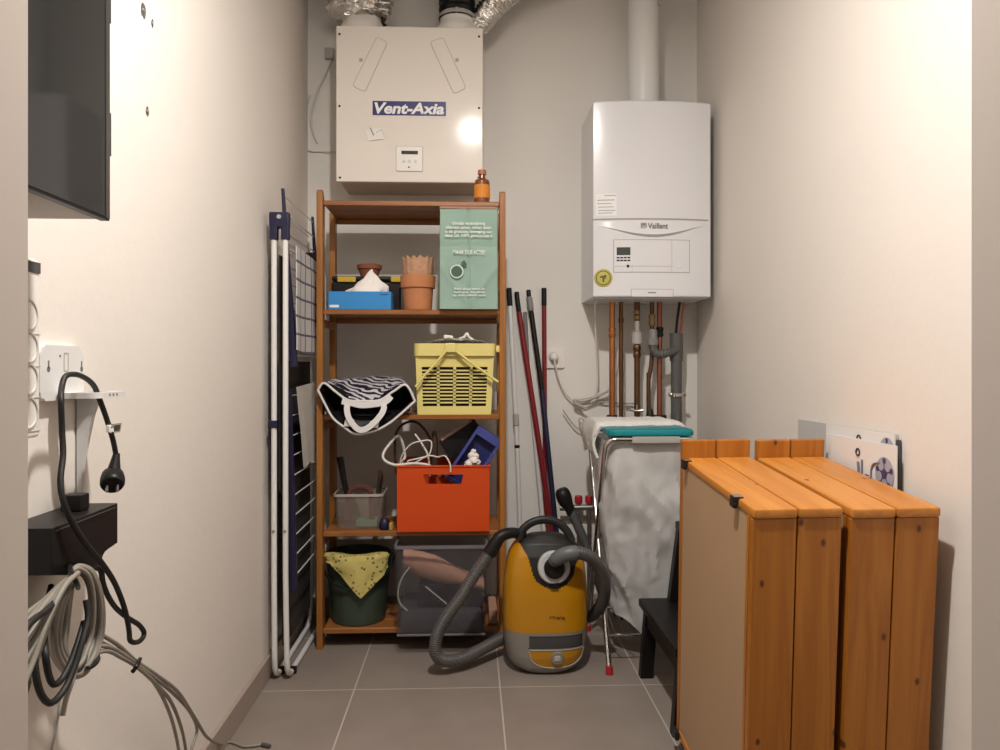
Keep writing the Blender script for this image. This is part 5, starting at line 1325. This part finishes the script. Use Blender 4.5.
# grey cable coil
cc = thing('cable_coil', 'tied coil of grey network cables hanging from the black cable box', 'cables', PX(75, 690, -.56))
rnd = random.Random(3)
def pxs(lst): return [PX(u, v, X) for u, v, X in lst]
for k in range(13):   # hanging loops to the right
    o = rnd.uniform(-1, 1); o2 = rnd.uniform(-1, 1); X = -.572+.0034*k+.002*o2; w = (k*5 % 13)/12
    pts = [(70, 575, X), (78-2*w, 566+4*w, X+.004), (92-7*w, 571+6*w, X+.006), (101-12*w+o, 592, X+.006), (104-15*w+o, 615, X+.004), (102-16*w+o, 638+o2, X), (96-14*w+o*2, 656+o*2-4*w, X), (88-10*w, 670-8*w+o2*2, X), (78-6*w, 677-12*w+o*2, X), (66+2*w, 673-14*w, X), (54+10*w+o*1.5, 655-9*w, X), (51+14*w+o*2, 630+o2*3, X), (57+11*w+o*1.5, 605, X), (68+4*w, 585, X), (74, 576, X)]
    bm = BM(); add_tube(bm, pxs(pts), .0036, 8, 7); part('cable', bm, M['cable_g'], cc, ang=80)
for k in range(14):   # strands fanning out to the left behind the jamb
    w = k/13; X = -.562+.0042*(k*5 % 14); o = rnd.uniform(-1, 1); o2 = rnd.uniform(-1, 1)
    pts = [(78, 573, X), (67, 579+5*w, X), (56, 588+16*w+o, X), (44, 599+36*w+o*2, X), (34, 608+58*w+o2*2, X), (24, 617+76*w+o2*2, X), (14, 628+90*w, X)]
    bm = BM(); add_tube(bm, pxs(pts), .0036, 8, 7); part('cable', bm, M['cable_g'], cc, ang=80)
bm = BM(); add_tube(bm, pxs([(70, 566, -.575), (71, 571, -.520), (74, 578, -.508), (77, 584, -.515), (78, 588, -.57)]), .0034, 8, 5); part('cable_tie', bm, M['black'], cc, 'black tie')
bm = BM(); add_tube(bm, pxs([(84, 667, -.575), (88, 668, -.520), (94, 665, -.512), (98, 660, -.52), (98, 656, -.57)]), .003, 8, 5); part('cable_tie', bm, M['black'], cc, 'black tie')
bm = BM(); add_tube(bm, pxs([(76, 662, -.53), (73, 678, -.53), (66, 699, -.53), (62.5, 716, -.53)]), .0036, 8, 6); part('cable_end', bm, M['cable_g'], cc, ang=80)
for k, pts in enumerate(([(86, 600, -.512), (88, 618, -.506), (82, 642, -.504), (74, 668, -.504), (64, 690, -.505), (51, 703, -.507), (41, 694, -.510), (35.5, 672, -.514), (34, 645, -.520), (35, 630, -.524)], [(84, 622, -.515), (78, 642, -.511), (70, 664, -.510), (61, 680, -.511), (53, 684, -.512), (48, 672, -.515), (45, 650, -.520), (44, 625, -.55), (47, 604, -.585), (51, 586, -.60)], [(16, 652, -.500), (26, 628, -.500), (36, 618, -.502), (46, 611, -.506), (56, 601, -.512)])):
    cable('black_cable_loop', pxs(pts), .0042, M['black_r'], ('longest black cable loop hanging below the grey coil', 'shorter black cable loop hanging inside the longest one under the grey coil', 'short black cable crossing the grey strands beside the door jamb')[k], group='black cables around the grey coil')
# tails running down to the floor
tl = thing('cable_tails', 'tied bunch of grey cables trailing from the coil down to the floor', 'cables', PZ(268, 746, 0))
pf_ = PZ(270, 746, .004)
tails = [[(97, 632, -.555), (118, 645, -.555), (136, 661, -.556), (158, 676, -.558), (178, 692, -.565), (195, 718, -.585), (208, 738, -.590)],
         [(84, 650, -.560), (104, 646, -.556), (122, 653, -.556), (137, 665, -.556), (152, 680, -.560), (164, 700, -.575), (173, 724, -.59), (179, 752, -.60), (184, 790, -.60)],
         [(88, 657, -.560), (106, 651, -.556), (122, 658, -.556), (137, 667, -.556), (156, 684, -.560), (171, 702, -.575), (181, 727, -.59), (186, 752, -.60), (190, 790, -.60)],
         [(95, 640, -.560), (116, 650, -.556), (136, 664, -.556), (160, 682, -.560), (176, 696, -.575), (190, 712, -.585), (197, 730, -.59), (191, 752, -.595), (184, 800, -.60)]]
for k, pts in enumerate(tails):
    q = pxs(pts)
    if k == 0: q += [PZ(224, 745, .006), PZ(245, 746.5, .005), PZ(262, 744.5, .0055)]
    q = smooth_path(q, 8)
    for p in q: p.z = max(p.z, .0042) if k == 0 else p.z
    bm = BM(); add_tube(bm, q, .0034, 8); part('cable', bm, M['cable_g'], tl, ang=80)
bm = BM(); a = PZ(262, 744.5, .0055); b = PZ(273, 747, .0055); add_lathe(bm, [(0, 0), (.0055, 0), (.0062, .010), (.005, .026), (0, .026)], a, 10, b-a); part('connector', bm, M['dgrey'], tl, 'grey end connector')
bm = BM(); add_tube(bm, pxs([(140, 659, -.552), (137, 665, -.545), (134, 670, -.55), (132, 672, -.553)]), .0035, 8, 5); part('cable_tie', bm, M['black'], tl, 'black tie')
cable('thin_white_wire', [PX(u, v, XL+.004) for u, v in ((62, 690), (60, 705), (56, 730), (52, 750), (46, 790))], .0018, M['lgrey'], 'thin pale wire running down the left wall under the coil', 'wire')

# ------------------------------------------------------------------ vacuum cleaner
VX = P(546, 600, 2.46).x
VO = Vector((VX, 2.50, 0)); SV = 750/2.455
vac = thing('vacuum_cleaner', 'mustard yellow canister vacuum cleaner standing upright in front of the rack', 'vacuum cleaner', VO)
def interp(tab, x):
    for (a, b), (c, d) in zip(tab, tab[1:]):
        if a <= x <= c or (c <= x <= a):
            t = (x-a)/(c-a); t2 = t
            return b+(d-b)*t2
    return tab[0][1] if abs(x-tab[0][0]) < abs(x-tab[-1][0]) else tab[-1][1]
WT = [(0, .055), (.008, .082), (.020, .103), (.040, .119), (.070, .129), (.11, .1355), (.18, .138), (.25, .137), (.31, .133), (.36, .126), (.39, .117), (.415, .102), (.432, .082), (.444, .05), (.449, .012)]
FT = [(0, .055), (.008, .070), (.025, .082), (.06, .090), (.15, .093), (.25, .090), (.32, .083), (.38, .070), (.42, .052), (.444, .028), (.449, .008)]
NA, NZV = 176, 150
zs = [.449*(1-math.cos(PI*k/NZV))/2 for k in range(NZV+1)]
def vpt(z, a, off=0):
    w, f = interp(WT, z)+off, interp(FT, z)+off
    n = 2.7; c, s = math.cos(a), math.sin(a)
    return Vector((w*math.copysign(abs(c)**(2/n), c), f*math.copysign(abs(s)**(2/n), s), z))
def vclass(p):
    u, v = 546+SV*p.x, 672-SV*p.z
    f = interp(FT, p.z)
    if p.y > .25*f: return 'rear'
    if v < 541: return 'trim'
    if v > 628+ .6*math.sin((u-505)/83*PI):
        if p.y > -.1*f and v < 650: return 'bumper'
        if 528 < u < 580.5 and 631 < v < 644.2: return 'window'
        e = (u-555.5)/28
        if abs(e) < 1 and 646.5 < v < 646.5+17*(1-abs(e)**3)**.5: return 'panel'
        return 'bumper'
    if math.hypot(u-552, v-564) < 21.5: return 'trim'
    if v < 565:
        if interp([(530, 508), (541, 518.5), (547, 522.5), (555, 527.5), (566, 530.8)], v) < u < interp([(530, 590), (552, 583), (557, 579), (562, 575.5), (566, 573)], v): return 'trim'
    return 'cover'
MATS = dict(cover=M['yellow'], trim=M['dark'], bumper=M['silver'], window=M['window'], panel=M['yellow'])
NAMES = dict(cover='front_cover', trim='top_trim', bumper='bumper', window='exhaust_grille', panel='lower_panel')
OFF = dict(cover=.003, trim=.0015, bumper=.0035, window=.0012, panel=.003)
bm = BM(); add_grid(bm, [[vpt(z, 2*PI*k/NA) for k in range(NA)] for z in zs[::2]], 0, True); bm.verts.ensure_lookup_table()
bm.faces.new([bm.verts[k] for k in range(NA)][::-1]); nr = len(zs[::2]); bm.faces.new([bm.verts[(nr-1)*NA+k] for k in range(NA)])
part('body', bm, M['dark'], vac, local=True, ang=50)
bms = {k: (BM(), {}) for k in MATS}
for i in range(NZV):
    for k in range(NA):
        a0, a1 = 2*PI*k/NA, 2*PI*(k+1)/NA
        cls = vclass(vpt((zs[i]+zs[i+1])/2, (a0+a1)/2))
        if cls == 'rear': continue
        b_, cache = bms[cls]; vs = []
        for zi, kk in ((i, k), (i, (k+1) % NA), (i+1, (k+1) % NA), (i+1, k)):
            if (zi, kk) not in cache: cache[(zi, kk)] = b_.verts.new(vpt(zs[zi], 2*PI*kk/NA, OFF[cls]))
            vs.append(cache[(zi, kk)])
        b_.faces.new(vs)
for k, (b_, _) in bms.items(): part(NAMES[k], b_, MATS[k], vac, local=True, ang=60)
def vl(u, v, y): return Vector(((u-546)/SV, y, (672-v)/SV))
# carrying handle
bm = BM(); add_tube(bm, [vl(519, 541, -.030), vl(522, 532, -.026), vl(530, 525, -.022), vl(541, 521.5, -.02), vl(552, 522, -.02), vl(561, 526, -.022), vl(568, 533, -.026), vl(573, 543, -.030)], .0135, 14, 6, flat=.75); part('carry_handle', bm, M['dark'], vac, local=True, ang=60)
# hose port
cy = -.083; cp_ = vl(552.5, 564.5, cy)
bm = BM(); add_lathe(bm, [(.030, .002), (.034, .012), (.048, .012), (.052, .008), (.053, -.01)], cp_, 44, (0, -1, .12)); part('port_ring', bm, M['disc'], vac, 'pale grey ring', local=True)
bm = BM(); add_lathe(bm, [(0, .030), (.026, .030), (.033, .022), (.034, 0)], cp_, 36, (0, -1, .12)); part('port_elbow', bm, M['black'], vac, local=True)
bm = BM(); add_box(bm, vl(548.5, 584, -.100), vl(557, 578, -.085), .002); part('latch', bm, M['black'], vac, local=True)
# lettering and badge
def vy(u, v): 
    p = vl(u, v, 0); w, f = interp(WT, p.z)+.003, interp(FT, p.z)+.003
    return -f*max(0, 1-(abs(p.x)/w)**2.7)**(1/2.7)
cc_ = vl(555.5, 613, 0); cc_.y = vy(555.5, 613)-.0006
text('logo_lettering', 'Miele', 15/SV, 3.3/SV, mat('dark_print', (.10, .05, .01), .5), vac, VO+cc_, bold=.0, d=.0012)
cc_ = vl(555.5, 653, 0); cc_.y = vy(555.5, 653)+.001
bm = BM(); add_lathe(bm, [(0, .007), (.019, .006), (.021, .003), (.0225, .0)], cc_, 30, (0, -1, 0)); bdg = part('release_knob', bm, M['silver'], vac, 'silver round knob', local=True)
bm = BM(); obox(bm, cc_+Vector((0, -.008, .0)), (.010, 0, 0), (0, .002, 0), (0, 0, .008), .002); part('knob_grip', bm, M['lgrey'], bdg, local=True)
pp = []
for k in range(25):
    t = k/24*2-1; u = 555.5+28*t; v = 646.5+17*(1-abs(t)**3)**.5 if abs(t) < 1 else 646.5
    q = vl(u, v, 0); q.y = vy(u, v)-.001; pp.append(q)
bm = BM(); add_tube(bm, pp, .0016, 6); part('chrome_line', bm, M['lgrey'], vac, local=True)
pp = []
for k in range(25):
    u = 513+75*k/24; q = vl(u, 645.3, 0); q.y = vy(u, 645.3)-.001; pp.append(q)
bm = BM(); add_tube(bm, pp[5:23], .0014, 6); part('chrome_line', bm, M['lgrey'], vac, local=True)
# hose
Rh = .0205
def hw(u, v, Y): return P(u, v, Y)
hp_ = [hw(553, 562, 2.392), hw(561, 556, 2.372), hw(571, 553, 2.365), hw(582, 553.5, 2.375), hw(593, 559, 2.395), hw(601, 571, 2.42), hw(604.5, 588, 2.45), hw(602, 603, 2.49), hw(592, 615, 2.55), hw(580, 618, 2.60), hw(560, 622, 2.632), hw(535, 628, 2.632), hw(512, 634, 2.61), hw(497, 641, 2.57), hw(480, 650, 2.515), hw(464, 658, 2.47), hw(448, 661, 2.44), hw(438, 657, 2.425), hw(435, 647, 2.42), hw(438.5, 632, 2.42), hw(448, 615, 2.42), hw(461, 597, 2.425), hw(473, 577, 2.43), hw(484, 561, 2.44), hw(494, 546.5, 2.445)]
for p in hp_: p.z = max(p.z, Rh+.003)
hp2 = resample(smooth_path(hp_, 10), .0013)
ns = len(hp2); c0 = .085
bm = BM(); add_tube(bm, hp2, lambda t: Rh*(.96+(.06*math.sin(2*PI*t*ns*.0013/.0072) if t > .05 else 0)), 16); hose = part('hose', bm, M['hose'], vac, 'ribbed grey hose', ang=80)
i0 = int(ns*.012); i1 = int(ns*.062)
bm = BM(); add_tube(bm, hp2[i0:i1:4], Rh*1.12, 18); part('hose_cuff', bm, M['hoselight'], hose, 'smooth grey cuff', ang=60)
bm = BM(); add_tube(bm, [hw(489, 554, 2.444), hw(494.5, 545, 2.447), hw(500, 537, 2.452), hw(508, 533.5, 2.46), hw(516, 533, 2.475), hw(524, 535, 2.49)], lambda t: .0235-.008*t, 16, 6); part('hose_grip', bm, M['black'], hose, 'black hose grip', ang=60)

# ------------------------------------------------------------------ light
def light(name, loc, power, col, size, kind='POINT'):
    l = bpy.data.lights.new(name, kind); l.energy = power; l.color = col
    if kind == 'AREA': l.shape = 'DISK'; l.size = size
    else: l.shadow_soft_size = size
    o = bpy.data.objects.new(name, l); o.location = loc; C.objects.link(o)
light('ceiling_lamp', (.02, 1.0, 2.46), 45.5, (1, .95, .90), .08, 'AREA')
light('hall_fill', (.05, -.55, 2.3), 4, (1, .90, .83), .10)  # fill light added outside the doorway to brighten the jambs
w = bpy.data.worlds.new('World'); bpy.context.scene.world = w; w.use_nodes = True
w.node_tree.nodes['Background'].inputs[0].default_value = (1, .95, .90, 1); w.node_tree.nodes['Background'].inputs[1].default_value = .06

cam = bpy.data.cameras.new('Camera'); co = bpy.data.objects.new('Camera', cam); C.objects.link(co)
cam.sensor_width = 36; cam.lens = 27.0; cam.shift_y = -8/1000; cam.clip_start = .02
co.location = (0, 0, H); co.rotation_euler = (PI/2, 0, -PSI)
s = bpy.context.scene; s.camera = co
s.view_settings.view_transform = 'Standard'; s.view_settings.look = 'None'; s.view_settings.gamma = 1; s.view_settings.exposure = 0
s.view_settings.use_curve_mapping = False
